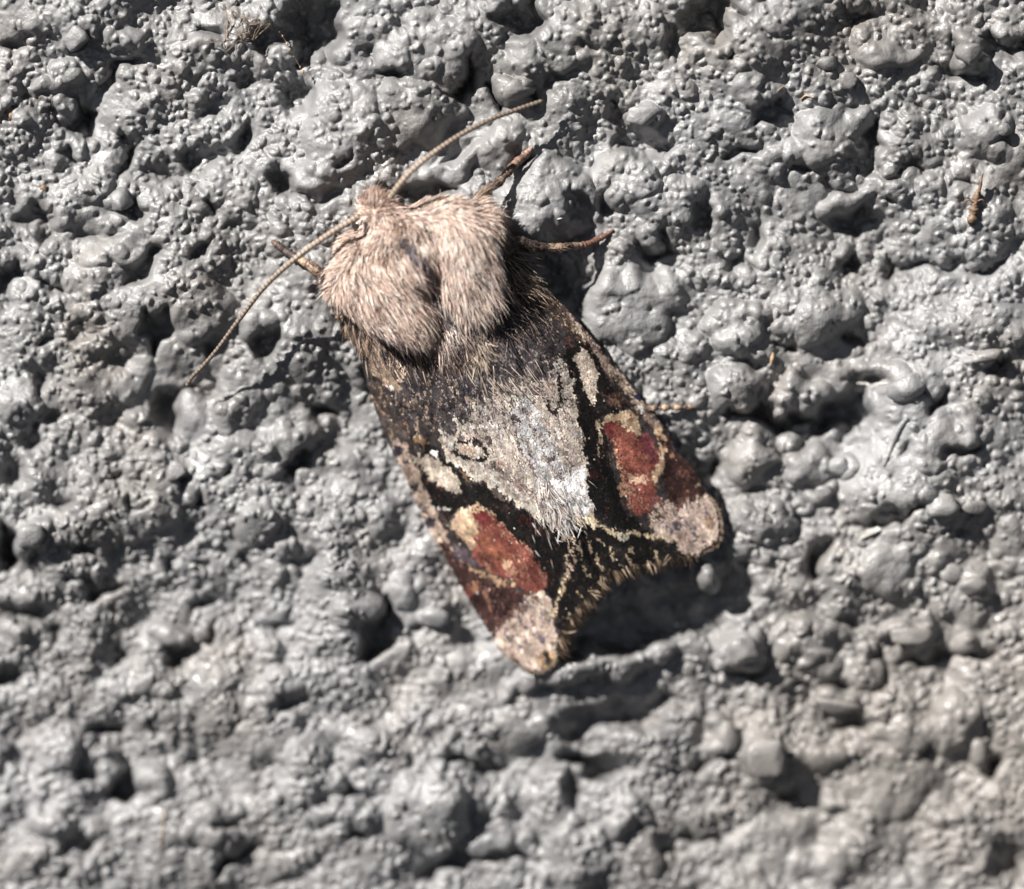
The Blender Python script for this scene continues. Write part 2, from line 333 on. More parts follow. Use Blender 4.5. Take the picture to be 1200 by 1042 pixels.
# keep the render under the moth clear of its wings and legs
foot = blur((inside(LWING, GX, GY) | inside(RWING, GX, GY)).astype(float), 5)
lim = np.where(foot > 0.03, 6+26*(1-np.clip(foot*1.2, 0, 1)), 99)
H = np.where(H > lim, lim+(H-lim)*0.2, H)

def wall_height(px, py):
    return bil(H, (np.asarray(px, float)-X0)/CELL, (np.asarray(py, float)-Y0)/CELL)

def axis(lo, hi, a, b, step):
    core = np.arange(lo, hi+step, step)
    def grow(d):
        v, s = [], step
        p = 0.0
        while p < d: s *= 1.12; p += s; v.append(p)
        return np.array(v)
    return np.concatenate([(core[0]-grow(lo-a))[::-1], core, core[-1]+grow(b-hi)])
ax_ = axis(-40, 1240, -1500, 2700, CELL); ay_ = axis(-40, 1082, -1500, 2500, CELL)
VX, VY = np.meshgrid(ax_, ay_)
def mirror(v, lo, hi):
    p = hi-lo; q = np.mod(v-lo, 2*p); return lo+np.where(q > p, 2*p-q, q)
ix = (mirror(VX, X0+6, X1-8)-X0)/CELL; iy = (mirror(VY, Y0+6, Y1-8)-Y0)/CELL
hh = bil(H, ix, iy)
Hs = blur(H, 2.2); gyy, gxx = np.gradient(Hs, CELL)
bulge = 1.3                                 # lumps bulge sideways a little, as thick paint does
sx = np.clip(-bulge*bil(gxx, ix, iy), -2.6, 2.6); sy = np.clip(-bulge*bil(gyy, ix, iy), -2.6, 2.6)
core_m = (VX > X0+8) & (VX < X1-10) & (VY > Y0+8) & (VY < Y1-10)
PX = VX+sx*core_m; PY = VY+sy*core_m
hh[0] = hh[-1] = -260; hh[:, 0] = hh[:, -1] = -260
PX[:, 0] = PX[:, 1]; PX[:, -1] = PX[:, -2]; PY[0] = PY[1]; PY[-1] = PY[-2]
wv = P(PX, PY, hh)
ny, nx = VX.shape; idx = np.arange(ny*nx).reshape(ny, nx)
wf = np.stack([idx[:-1, :-1].ravel(), idx[1:, :-1].ravel(), idx[1:, 1:].ravel(), idx[:-1, 1:].ravel()], 1)
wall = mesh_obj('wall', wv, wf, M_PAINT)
tag(wall, 'rough cast wall thickly coated in grey paint', 'wall', kind='structure')

# single painted pebbles standing proud of the render: x, y, rx, ry, height, turn, squareness
def pebble(x, y, rx, ry, h, turn, sq, seed):
    bm = bmesh.new(); bmesh.ops.create_icosphere(bm, subdivisions=3, radius=1.0)
    r = np.random.default_rng(seed); co = np.array([v.co[:] for v in bm.verts])
    fl = [list(map(lambda v: v.index, f.verts)) for f in bm.faces]; bm.free()
    pw = 2+sq*6
    co /= (np.sum(np.abs(co)**pw, axis=1)**(1/pw))[:, None]
    for _ in range(7):
        d = r.standard_normal(3); d /= np.linalg.norm(d); k = co@d
        co -= np.clip(k-r.uniform(.62, .85), 0, 1)[:, None]*d[None]*0.8
    co *= (1+0.05*np.sin(co@r.standard_normal(3)*5)+0.035*np.sin(co@r.standard_normal(3)*11))[:, None]
    a = math.radians(turn); ca, sa = math.cos(a), math.sin(a)
    u = co[:, 0]*rx; v = co[:, 1]*ry
    px = x+u*ca-v*sa; py = y-(u*sa+v*ca)
    b = float(np.median(wall_height(x+np.array([0, rx, -rx, 0, 0])*.8, y+np.array([0, 0, 0, ry, -ry])*.8)))
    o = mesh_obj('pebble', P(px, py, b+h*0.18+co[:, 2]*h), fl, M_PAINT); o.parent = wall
    return o
for k, a in enumerate([(139,236,15,13,15,35,.7),(86,46,16,15,19,50,.5),(829,675,15,23,27,20,.0),(980,827,30,10,12,-8,.1),(900,888,24,23,9,5,.3),(1062,454,23,16,12,20,.05),
                       (608,104,19,13,12,8,.3),(965,578,12,10,8,0,0),(945,597,12,8,7,10,0),(985,545,15,12,8,0,0),(993,95,12,11,10,0,.1),(968,74,12,10,9,0,.1),(1142,594,15,9,8,0,.1),
                       (1105,592,20,14,10,0,.2),(850,864,14,20,10,5,.1),(1146,884,10,18,9,0,.1),(1068,745,24,11,10,-5,.3),(510,724,17,11,9,0,.1),(1155,417,20,7,9,8,.2),(205,553,13,10,9,20,.2),
                       (35,628,18,14,12,0,.2),(870,764,20,16,13,20,.3),(1176,152,9,8,7,0,0),(1135,64,17,13,14,0,.4),(845,775,10,13,10,0,.1),(752,136,24,13,12,5,.2),(1115,672,15,12,8,0,0),(1140,686,17,13,9,0,0)]):
    pebble(*a, 100+k)

# ------------------------------------------------------------------ wing pattern (pigment only), painted in wing space
BX, BY, SS = 370, 220, 2
bw, bh = 490*SS, 590*SS
cx_, cy_ = np.meshgrid(BX+np.arange(bw)/SS, BY+np.arange(bh)/SS)
wpx = cx_ + 1.2*noise2((bh, bw), 3.2*SS, 41) + 0.9*noise2((bh, bw), 1.0*SS, 42)
wpy = cy_ + 1.5*noise2((bh, bw), 3.2*SS, 43) + 1.3*noise2((bh, bw), 1.0*SS, 44)
BLACK = (.0065, .0058, .0055); DARK = (.026, .022, .022); TAN = (.33, .255, .19); PALE = (.30, .262, .228); WHITE = (.34, .33, .33)
ROSE = (.33, .262, .222); RED = (.115, .037, .029); MAROON = (.024, .012, .0115); BROWN = (.12, .075, .05); CREAM = (.50, .41, .29); GREY = (.115, .10, .105)
C = np.empty((bh, bw, 3)); C[:] = DARK
A = np.empty((bh, bw, 3)); A[:] = BROWN
Q = np.full((bh, bw), 0.16)
def paint(poly, col, alt=None, q=0.12, keep=1.0):
    p = np.array(poly, float); x0, y0 = p.min(0)-8; x1, y1 = p.max(0)+8
    sl = (slice(max(0, int((y0-BY)*SS)), max(0, int((y1-BY)*SS))), slice(max(0, int((x0-BX)*SS)), max(0, int((x1-BX)*SS))))
    m = inside(poly, wpx[sl], wpy[sl])
    if keep < 1: m &= np.random.default_rng(int(p.sum())).random(m.shape) < keep
    C[sl][m] = col; A[sl][m] = alt if alt is not None else DARK; Q[sl][m] = q
def stroke(pts, w, col, alt=None, q=0.15):
    p = spline(pts, max(8, 6*len(pts))); T = np.gradient(p, axis=0); T /= np.linalg.norm(T, axis=1)[:, None]
    n = np.stack([-T[:, 1], T[:, 0]], 1)*w/2
    paint(list(map(tuple, np.vstack([p+n, (p-n)[::-1]]))), col, alt, q)
def oval(x, y, rx, ry, col, alt=None, q=0.12, rot=0):
    a = np.linspace(0, 2*math.pi, 16, endpoint=False); r = math.radians(rot)
    paint([(x+rx*math.cos(k)*math.cos(r)-ry*math.sin(k)*math.sin(r), y+rx*math.cos(k)*math.sin(r)+ry*math.sin(k)*math.cos(r)) for k in a], col, alt, q)

# basal and middle fields
paint([(440,400),(540,380),(600,330),(650,360),(672,410),(652,425),(605,452),(560,470),(520,505),(490,510),(455,470)], (.036,.031,.032), (.18,.145,.13), .22)
paint([(520,420),(570,400),(620,400),(640,420),(605,455),(560,480),(530,490)], (.048,.042,.044), (.22,.185,.17), .28)
# the pale triangle on the closed wings
paint([(512,516),(535,508),(548,490),(556,474),(575,466),(592,458),(607,450),(622,446),(640,440),(655,424),(661,432),(667,446),(673,462),(677,492),(682,527),(688,560),(694,590),(697,604),(684,612),(668,626),(658,622),(645,616),(622,600),(600,587),(572,567),(548,553),(528,540)], PALE, (.135,.105,.10), .17)
paint([(600,462),(622,470),(650,520),(664,560),(680,600),(668,622),(650,610),(640,585),(625,560),(612,525),(600,490)], WHITE, (.20,.18,.185), .15)
paint([(640,560),(684,548),(692,600),(668,624),(650,612)], (.45,.44,.445), (.16,.145,.145), .12)
paint([(560,480),(590,470),(600,490),(590,505),(565,500)], (.24,.21,.20), (.06,.05,.05), .3)
for s in [[(566,500),(575,520)],[(585,478),(592,492)],[(608,528),(622,545)],[(596,560),(606,574)],[(620,500),(628,512)],[(640,540),(652,535)],[(604,515),(612,528)],[(655,555),(668,560)],[(632,580),(640,596)],[(575,545),(590,556)],[(545,520),(540,510)],[(665,528),(671,548)],[(588,445),(596,455)],[(640,475),(652,490)],[(628,452),(636,462)],[(600,485),(607,497)]]:
    stroke(s, 4.5, (.075, .058, .058), (.3, .26, .23), .3)
oval(587,545,7,5,(.24,.17,.14),PALE,.4); oval(607,570,6,9,(.17,.12,.11),PALE,.35); oval(672,535,5,10,(.2,.16,.15),PALE,.4); oval(645,455,10,6,(.22,.17,.15),PALE,.4); oval(556,512,8,6,(.25,.2,.18),PALE,.4)
stroke([(531,524),(546,517),(560,519),(570,528),(572,537),(564,541),(550,538),(536,530)], 3.0, (.03,.02,.02), BROWN, .3)
oval(552,529,9,5,(.30,.19,.13),PALE,.35,20)
stroke([(655,440),(658,455),(657,468),(651,483),(643,480),(640,470)], 3.2, (.03,.022,.022), BROWN, .3)
stroke([(665,430),(672,462),(678,500),(684,540)], 5, (.35,.305,.25), WHITE, .3)
stroke([(655,418),(664,436),(671,458)], 4, (.36,.335,.295), BROWN, .2)
stroke([(520,534),(545,549),(575,567),(610,590),(640,612)], 6, (.38,.335,.285), WHITE, .25)
# upper edge of the pale field breaks up into the dark one; fine dark lines run down it
r_ = np.random.default_rng(46)
def spatter(poly, col, count, rx, ry, alt=None, q=.2):
    p = np.array(poly, float); x0, y0 = p.min(0); x1, y1 = p.max(0); k = 0
    while k < count:
        x, y = r_.uniform(x0, x1), r_.uniform(y0, y1)
        if not inside(poly, np.array([x]), np.array([y]))[0]: continue
        oval(x, y, r_.uniform(*ry), r_.uniform(*rx), col, alt, q, math.degrees(math.atan2(AX[1], AX[0]))+r_.normal(0, 14)); k += 1
TOP = [(512,505),(548,482),(575,455),(605,440),(640,425),(655,440),(620,465),(590,485),(560,500),(520,520)]
spatter(TOP, (.06,.052,.053), 26, (1.5,4), (3,8), (.2,.17,.15), .3); spatter(TOP, (.30,.265,.235), 18, (1.5,3.5), (3,7), DARK, .2)
spatter([(530,420),(600,400),(640,415),(600,445),(560,470),(520,490)], (.17,.15,.145), 45, (1,2.2), (2,6), DARK, .3)
spatter([(530,420),(600,400),(640,415),(600,445),(560,470),(520,490)], (.02,.017,.02), 45, (1,2.6), (2.5,8), DARK, .3)
FIELD = [(520,520),(560,490),(610,455),(655,425),(672,480),(690,585),(660,615),(610,588),(550,550)]
spatter(FIELD, (.19,.155,.14), 70, (.9,2.2), (3,9), PALE, .25); spatter(FIELD, (.07,.055,.055), 46, (.7,1.4), (2.5,7), PALE, .2); spatter(FIELD, (.38,.365,.35), 50, (.8,1.8), (3,9), PALE, .2)
spatter([(455,470),(520,430),(560,470),(500,510)], (.016,.014,.016), 30, (1,3), (3,8), BROWN, .2); spatter([(445,455),(520,430),(560,470),(490,515)], (.17,.13,.10), 40, (.8,1.8), (2,5), DARK, .2)
for a_, b_, c_ in [((600,452),(622,500),(650,560)),((575,470),(612,530),(645,585)),((545,500),(590,545),(640,598)),((630,440),(655,500),(675,570))]:
    stroke([a_, b_, c_], 1.5, (.13,.105,.10), PALE, .45)
paint([(655,560),(682,545),(690,578),(694,600),(684,612),(670,621),(656,612),(640,596)], (.44,.43,.435), (.2,.18,.175), .12)
stroke([(542,578),(560,582),(590,600),(618,618),(640,634),(660,648)], 13, BLACK, BLACK, 0); stroke([(688,520),(696,560),(706,596),(722,614)], 10, BLACK, BLACK, 0)
stroke([(531,524),(546,517),(560,519),(570,528),(572,537),(564,541),(550,538),(536,530),(531,524)], 4.6, (.016,.012,.012), BLACK, .1)
oval(552,529,10,5,(.22,.15,.105),PALE,.3,20)
stroke([(655,438),(658,455),(657,468),(651,483),(643,480),(640,468)], 4.6, (.016,.012,.012), BLACK, .1)
# left wing
paint([(388,360),(404,360),(425,385),(445,415),(462,440),(472,455),(462,462),(450,450),(438,440),(424,418),(404,390)], (.15,.11,.085), TAN, .42)
paint([(457,409),(468,420),(477,447),(466,444),(456,428)], (.38,.30,.23), DARK, .1)
oval(457,455,4.5,4.5,(.46,.43,.40)); oval(430,422,4,4,BLACK)
paint([(430,445),(448,455),(470,490),(482,512),(470,520),(455,512),(440,475)], (.042,.034,.032), (.19,.13,.09), .22)
paint([(455,512),(468,514),(478,524),(490,548),(500,575),(512,600),(520,622),(530,645),(520,650),(510,635),(498,612),(486,585),(470,550)], (.24,.185,.15), (.055,.045,.045), .3)
for x, y, r in [(466,530,5),(474,540,3),(486,572,4),(503,614,6),(492,594,3),(478,530,3)]: oval(x, y, r, r*1.3, (.02,.018,.025))
stroke([(482,512),(494,520),(508,532),(524,545),(540,562),(548,578)], 9, BLACK, BROWN, .06)
oval(492,517,9,4.5,(.16,.10,.06),(.5,.42,.3),.12,15); stroke([(483,513),(493,511)], 2.5, (.46,.4,.3)); stroke([(503,531),(511,533)], 3, (.45,.44,.43))
paint([(484,531),(496,531),(510,537),(524,547),(536,561),(542,573),(535,578),(520,571),(504,560),(493,549)], (.28,.24,.20), (.20,.17,.14), .22)
paint([(490,552),(505,562),(520,573),(536,580),(548,578),(556,566),(572,570),(600,590),(622,603),(645,619),(660,628),(664,645),(660,668),(654,690),(648,708),(641,694),(636,672),(616,645),(592,620),(572,600),(550,592),(532,602),(524,612),(512,598),(500,578)], BLACK, (.045,.018,.016), .14)
oval(617,610,8,6,(.03,.010,.009),BLACK,.4,35)
oval(585,578,10,5,(.06,.045,.04),BLACK,.35,30)
stroke([(511,596),(526,597)], 3, (.42,.4,.37), BLACK, .3)
paint([(528,612),(534,602),(546,595),(560,593),(574,599),(584,606),(570,612),(560,640),(552,645),(542,634),(534,624)], (.29,.215,.15), (.15,.06,.04), .25)
paint([(546,604),(560,597),(574,601),(590,618),(610,639),(630,658),(639,674),(641,690),(630,695),(616,691),(598,682),(578,672),(562,664),(553,650),(557,632),(562,618)], RED, (.19,.10,.072), .3)
paint([(552,603),(566,597),(578,608),(572,616),(558,610)], (.085,.018,.018), RED, .35)
paint([(560,622),(575,628),(598,650),(590,662),(570,655),(558,640)], (.155,.058,.038), (.08,.028,.024), .25)
paint([(553,600),(560,610),(560,632),(552,640),(544,628),(540,612)], (.33,.24,.165), (.16,.07,.05), .25)
stroke([(584,612),(604,630),(622,650)], 2.5, (.26,.14,.10), RED, .4)
oval(592,663,5,9,(.37,.24,.16),RED,.25,30); oval(609,655,4,3,(.37,.22,.15),RED,.3); oval(600,672,6,5,(.30,.17,.12),RED,.4)
stroke([(534,650),(543,664),(556,674),(570,674),(584,682),(602,690)], 7, (.30,.20,.13), MAROON, .28)
paint([(512,634),(526,640),(540,652),(548,668),(568,679),(590,686),(606,692),(616,702),(606,715),(596,728),(588,738),(580,749),(564,727),(548,702),(527,662)], MAROON, (.12,.06,.05), .22)
paint([(528,640),(545,644),(560,660),(556,668),(540,660)], (.05,.038,.045), (.2,.17,.17), .2)
stroke([(568,690),(574,705),(576,722)], 4, (.17,.09,.06), MAROON, .3); oval(556,688,5,6,(.2,.1,.06),MAROON,.3); oval(545,695,5,9,(.1,.035,.025),MAROON,.3,30)
paint([(580,751),(585,738),(596,729),(606,716),(614,704),(624,696),(637,692),(645,706),(648,725),(653,748),(658,762),(650,772),(640,780),(627,786),(612,780),(594,767)], ROSE, (.24,.18,.155), .3)
for s in [[(612,704),(624,712)],[(612,728),(622,738)],[(600,738),(606,742)],[(624,735),(638,752)],[(592,742),(600,752)],[(604,752),(612,760)],[(630,712),(636,724)]]: stroke(s, 2.4, (.10,.09,.115), ROSE, .3)
oval(640,773,12,9,(.30,.20,.11),BROWN,.2); oval(640,772,8,7,(.02,.016,.012),BROWN,.15)
spatter([(590,755),(610,725),(636,700),(650,735),(650,765),(625,780),(602,772)], (.19,.14,.115), 26, (1,2.6), (2,6), ROSE, .3)
spatter([(590,755),(610,725),(636,700),(650,735),(650,765),(625,780),(602,772)], (.07,.06,.07), 16, (.8,1.5), (3,7), ROSE, .25)
spatter([(575,745),(600,715),(620,695),(632,694),(600,735)], (.075,.042,.036), 22, (1,2.4), (3,8), ROSE, .3)
# right wing
paint([(587,335),(598,333),(607,347),(611,363),(602,357),(592,347)], (.40,.32,.24), DARK, .1)
paint([(606,290),(627,325),(662,360),(680,385),(670,395),(650,375),(625,355),(605,330),(590,300)], (.055,.042,.036), (.26,.19,.13), .3)
oval(621,340,5,4,(.5,.46,.4),DARK,.3); oval(612,330,4,5,(.33,.28,.22),DARK,.3)
paint([(664,362),(674,368),(684,382),(694,398),(710,416),(726,432),(744,456),(760,478),(776,498),(770,505),(756,488),(738,466),(722,448),(705,430),(692,414),(680,398)], (.13,.095,.08), (.33,.26,.21), .4)
paint([(671,372),(682,380),(690,396),(688,402),(680,394)], (.40,.32,.26), DARK, .12); paint([(694,402),(706,412),(712,424),(700,420)], (.33,.26,.21), DARK, .2)
paint([(722,442),(738,450),(752,470),(760,484),(748,480),(734,462)], (.34,.27,.21), DARK, .2); oval(748,465,6,5,(.02,.02,.045),DARK,.1); oval(752,478,5,4,(.5,.48,.48),TAN,.2)
paint([(664,395),(676,402),(690,405),(702,420),(708,440),(722,458),(738,478),(724,480),(705,488),(694,496),(684,496),(678,470),(668,440),(662,420)], BLACK, (.06,.03,.025), .14)
oval(668,402,5,4,(.06,.03,.024),BLACK,.4); oval(720,470,12,7,(.035,.022,.018),(.12,.07,.05),.25)
paint([(676,413),(686,408),(694,420),(698,440),(699,462),(695,476),(687,466),(680,446),(675,428)], (.32,.27,.225), (.2,.16,.14), .18)
paint([(677,490),(690,492),(704,492),(710,515),(716,545),(724,574),(734,600),(752,618),(772,628),(745,622),(716,616),(696,606),(690,575),(683,530)], BLACK, (.035,.016,.016), .14)
oval(696,555,8,6,(.03,.010,.010),BLACK,.4)
stroke([(700,494),(702,512),(704,534)], 4, (.19,.15,.11), BLACK, .4)
paint([(704,498),(712,488),(726,481),(742,482),(750,494),(750,508),(738,507),(726,500),(712,504)], (.31,.235,.16), (.15,.06,.04), .25)
paint([(709,502),(722,494),(736,503),(750,512),(762,520),(771,540),(768,566),(766,584),(758,602),(748,604),(737,596),(731,572),(723,542),(715,517)], RED, (.19,.10,.072), .3)
paint([(709,497),(718,492),(722,500),(718,516),(712,512)], (.085,.018,.018), RED, .3)
paint([(722,512),(738,510),(750,528),(752,548),(738,552),(728,536)], (.150,.052,.038), (.08,.028,.024), .25)
paint([(751,508),(766,514),(773,535),(768,550),(760,535),(752,522)], (.085,.025,.028), (.2,.1,.08), .25)
stroke([(719,517),(726,548),(735,580)], 2.6, (.30,.18,.12), RED, .4)
oval(748,561,12,6,(.33,.22,.155),RED,.28); oval(738,573,6,5,(.29,.17,.12),RED,.35); oval(728,574,3,7,(.27,.17,.12),RED,.3)
stroke([(769,500),(775,515),(776,532),(772,548),(766,566)], 7, (.29,.205,.14), MAROON, .25)
paint([(778,502),(790,526),(810,545),(828,577),(812,586),(796,593),(782,580),(776,560),(780,538)], (.022,.011,.010), (.07,.032,.026), .26)
oval(802,556,6,3,(.09,.042,.03),MAROON,.4,30); oval(806,576,3,2,(.13,.05,.035),MAROON,.3); oval(788,534,4,5,(.2,.12,.08),MAROON,.3); oval(818,567,3,2,(.3,.24,.18)); oval(768,590,9,10,(.12,.05,.045),RED,.3)
paint([(758,606),(768,594),(782,586),(796,594),(812,586),(828,578),(840,597),(843,622),(840,634),(824,643),(816,653),(803,649),(790,638),(776,631),(764,618)], ROSE, (.25,.19,.165), .3)
for s in [[(800,590),(812,600)],[(824,600),(832,618)],[(796,606),(804,620)],[(780,612),(790,622)],[(812,612),(820,622)],[(785,596),(792,604)],[(772,606),(778,612)]]: stroke(s, 2.4, (.10,.09,.12), ROSE, .3)
oval(832,610,5,9,(.32,.22,.14),ROSE,.3)
spatter([(780,625),(775,600),(800,592),(825,582),(840,612),(828,640),(806,648)], (.19,.14,.115), 26, (1,2.6), (2,6), ROSE, .3)
spatter([(780,625),(775,600),(800,592),(825,582),(840,612),(828,640),(806,648)], (.07,.06,.07), 16, (.8,1.5), (3,7), ROSE, .25)
spatter([(752,606),(780,584),(812,582),(826,578),(800,596),(775,610)], (.075,.042,.036), 22, (1,2.4), (3,8), ROSE, .3)
# outer margin, subterminal line
paint([(664,628),(684,614),(716,618),(760,630),(790,640),(806,650),(770,668),(716,690),(690,715),(662,752),(652,735),(650,712),(660,690),(668,660)], BLACK, (.05,.032,.024), .12)
stroke([(664,626),(668,642),(669,660),(664,676)], 8, (.33,.25,.19), BLACK, .38); stroke([(664,676),(658,692),(653,706),(648,722)], 4, (.36,.28,.19), BLACK, .4)
stroke([(674,612),(690,610),(700,616)], 10, CREAM, BROWN, .25); stroke([(700,616),(720,624),(738,625),(758,627),(782,631)], 5, (.34,.28,.19), BLACK, .36); oval(730,628,8,4,(.28,.26,.22),BLACK,.4)
for s in [[(676,632),(682,655)],[(690,632),(694,650)],[(700,650),(706,672)],[(684,662),(692,682)],[(716,640),(720,655)],[(734,650),(740,664)],[(740,640),(742,650)],[(766,644),(770,656)],[(672,690),(684,702)],[(690,690),(698,700)],[(676,712),(690,716)],[(668,724),(680,730)],[(700,632),(706,640)]]:
    stroke(s, 2.6, (.21,.165,.115), BLACK, .3)
FINE = np.random.default_rng(48).standard_normal((900, 900)); FINE = blur(FINE, 1.1); FINE /= FINE.std()
def fine(x, y, k=1.0):                      # streaks drawn out along the wing
    dx, dy = x-A0[0], y-A0[1]; t = dx*AX[0]+dy*AX[1]; s = dx*AP[0]+dy*AP[1]
    return bil(FINE, (t*.30*k+250) % 890, (s*1.15*k+450) % 890)
streak = 0.16*fine(cx_, cy_, .8) + 0.20*noise2((bh, bw), 2.0*SS, 45) + 0.16*noise2((bh, bw), 6*SS, 46)
C *= np.exp(streak)[..., None]
def pat(arr, x, y):
    i = np.clip(((np.asarray(x)-BX)*SS).astype(int), 0, bw-1); j = np.clip(((np.asarray(y)-BY)*SS).astype(int), 0, bh-1); return arr[j, i]

# ------------------------------------------------------------------ the moth
MOTH0 = P(560, 470, 0)[0]
moth = empty('moth', MOTH0)
tag(moth, 'furry tan moth with dark wings and two red patches, resting on the grey wall', 'moth')
def part(o, parent=moth):
    if parent is moth: under(o, moth)
    else: o.parent = parent
    return o

def axis_dir(px, py):                       # which way scales lie, in photograph pixels
    s = ((px-A0[0])*AP[0]+(py-A0[1])*AP[1])/130
    ang = math.atan2(AX[1], AX[0]) - s*0.16
    return np.cos(ang), np.sin(ang)

def make_wing(poly, seed, lift):
    r = np.random.default_rng(seed)
    p = np.array(poly, float); dense = []
    for i in range(len(p)):
        a, b = p[i], p[(i+1) % len(p)]; n = max(1, int(np.linalg.norm(b-a)/4))
        for k in range(n): dense.append(a+(b-a)*k/n + r.normal(0, .5, 2))
    dense = np.array(dense); x0, y0 = p.min(0); x1, y1 = p.max(0)
    gx_, gy_ = np.meshgrid(np.arange(x0, x1, 3.0), np.arange(y0, y1, 3.0)); gx_ = gx_.ravel()+r.uniform(-.8, .8, gx_.size); gy_ = gy_.ravel()+r.uniform(-.8, .8, gy_.size)
    m = inside(poly, gx_, gy_)
    pts = np.vstack([dense, np.stack([gx_[m], gy_[m]], 1)]); nb = len(dense)
    res = geometry.delaunay_2d_cdt([Vector(q) for q in pts], [(i, (i+1) % nb) for i in range(nb)], [], 1, 1e-4)
    vv = np.array([v[:] for v in res[0]]); ff = [list(f)[::-1] for f in res[2]]
    hgt = wing_h(vv[:, 0], vv[:, 1])+lift
    w = mesh_obj('forewing', P(vv[:, 0], vv[:, 1], hgt), ff, M_WING, colors=pat(C, vv[:, 0], vv[:, 1])*0.9)
    part(w)
    md = w.modifiers.new('thickness', 'SOLIDIFY'); md.thickness = 0.014; md.offset = -1
    # overlapping scales
    n = 130000
    x = r.uniform(x0, x1, n); y = r.uniform(y0, y1, n); k = inside(poly, x, y); x, y = x[k], y[k]; n = len(x)
    o = np.argsort(-(x*AX[0]+y*AX[1])); x, y = x[o], y[o]
    dx, dy = axis_dir(x, y); an = r.normal(0, .22, n); dx, dy = dx*np.cos(an)-dy*np.sin(an), dx*np.sin(an)+dy*np.cos(an)
    Ls = r.uniform(2.7, 4.6, n); ws = r.uniform(.65, 1.15, n)
    longer = r.random(n) < 0.05; Ls[longer] *= 1.8; ws[longer] *= .6
    base = wing_h(x, y)+lift; up0 = r.uniform(.15, .5, n); up1 = up0+r.gamma(2.0, .11, n); roll = r.normal(0, .06, n)
    fx, fy = -dy, dx
    def q(a, b, hz): return P(x+dx*a+fx*b, y+dy*a+fy*b, wing_h(x+dx*a+fx*b, y+dy*a+fy*b)+lift+hz)
    v0 = q(0*Ls, -ws*.5, up0-roll*.5); v1 = q(0*Ls, ws*.5, up0+roll*.5); v2 = q(Ls*.65, ws, up1+roll); v3 = q(Ls, 0*ws, up1*1.15); v4 = q(Ls*.65, -ws, up1-roll)
    V = np.stack([v0, v1, v2, v3, v4], 1).reshape(-1, 3); b = np.arange(n)*5
    F = np.concatenate([np.stack([b, b+1, b+2], 1), np.stack([b, b+2, b+4], 1), np.stack([b+4, b+2, b+3], 1)])
    xs, ys = x+dx*Ls*.65+r.normal(0, .5, n), y+dy*Ls*.65+r.normal(0, .5, n); c = pat(C, xs, ys).copy(); al = pat(A, xs, ys); thr = pat(Q, x, y); u = (.75*fine(x, y)+.66*r.standard_normal(n)) > 2.3-4.5*thr; c[u] = al[u]
    c *= np.exp(r.normal(0, .17, n))[:, None]; c *= 1+r.normal(0, .04, (n, 3))
    glint = r.random(n) < 0.002; c[glint] = (.5, .46, .40)
    c = np.clip(c, .004, .8)
    sc = mesh_obj('wing_scales', V, F[:, ::-1], M_SCALE, colors=np.repeat(c, 5, 0), smooth=False)
    part(sc, w); tag(sc, kind='stuff')
    return w
def put_child(c, w):                         # child of a part that already hangs on the moth
    c.parent = w; c.matrix_parent_inverse = Matrix.Identity(4)
lw = make_wing(LWING, 51, 0.0); rw = make_wing(RWING, 52, 1.5)

# body: one continuous skin
GROOVE = spline([(474,282),(492,305),(508,335),(524,364),(542,396)], 40)
def ellipsoid(bm, px, py, h, rx, ry, rz, ang=0):
    h = h*.86; c = P(px, py, h)[0]
    m = Matrix.Translation(Vector(c)) @ Matrix.Rotation(-math.radians(ang), 4, 'Y') @ Matrix.Diagonal((rx*U, rz*U, ry*U, 1))
    bmesh.ops.create_uvsphere(bm, u_segments=28, v_segments=18, radius=1, matrix=m)
bm = bmesh.new()
AA = 90-math.degrees(math.atan2(AX[1], AX[0]))      # body axis leans this far
ellipsoid(bm, 447, 254, 62, 26, 28, 28, AA)
ellipsoid(bm, 468, 280, 72, 44, 32, 36, AA)
ellipsoid(bm, 482, 298, 76, 40, 36, 32, AA)
ellipsoid(bm, 497, 322, 52, 74, 68, 28, AA)
ellipsoid(bm, 512, 262, 62, 46, 28, 32, 8)
ellipsoid(bm, 420, 300, 62, 26, 28, 32, 40)
ellipsoid(bm, 447, 350, 82, 37, 74, 25, 44)
ellipsoid(bm, 547, 308, 82, 36, 76, 25, 12)
ellipsoid(bm, 405, 337, 60, 22, 30, 24, 40)
ellipsoid(bm, 566, 266, 62, 22, 32, 26, 20)
ellipsoid(bm, 550, 412, 60, 52, 60, 24, AA)
ellipsoid(bm, 610, 520, 52, 42, 105, 26, AA)
ellipsoid(bm, 665, 620, 48, 32, 62, 22, AA)
me = bpy.data.meshes.new('tmp'); bm.to_mesh(me); bm.free()
tmp = bpy.data.objects.new('tmp', me); COL.objects.link(tmp)
rm = tmp.modifiers.new('r', 'REMESH'); rm.mode = 'VOXEL'; rm.voxel_size = 0.045
smo = tmp.modifiers.new('s', 'SMOOTH'); smo.iterations = 7; smo.factor = 0.5
dg = bpy.context.evaluated_depsgraph_get(); ev = bpy.data.meshes.new_from_object(tmp.evaluated_get(dg))
bpy.data.objects.remove(tmp)
bv = np.array([v.co[:] for v in ev.vertices]); bf = [list(p.vertices) for p in ev.polygons]
bx_, by_ = (lambda d: (CX+(d@right)/(d@fwd)*DIST/U, CY-(d@up)/(d@fwd)*DIST/U))(bv-cam_pos[None])
gd = np.min(np.hypot(bx_[:, None]-GROOVE[None, :, 0], by_[:, None]-GROOVE[None, :, 1]), 1)
bcol = np.where((((bx_-A0[0])*AX[0]+(by_-A0[1])*AX[1] < 40) & (gd > 5))[:, None], (.50, .37, .29), (.07, .05, .045))
body = part(mesh_obj('body', bv, bf, M_CHITIN, colors=bcol))
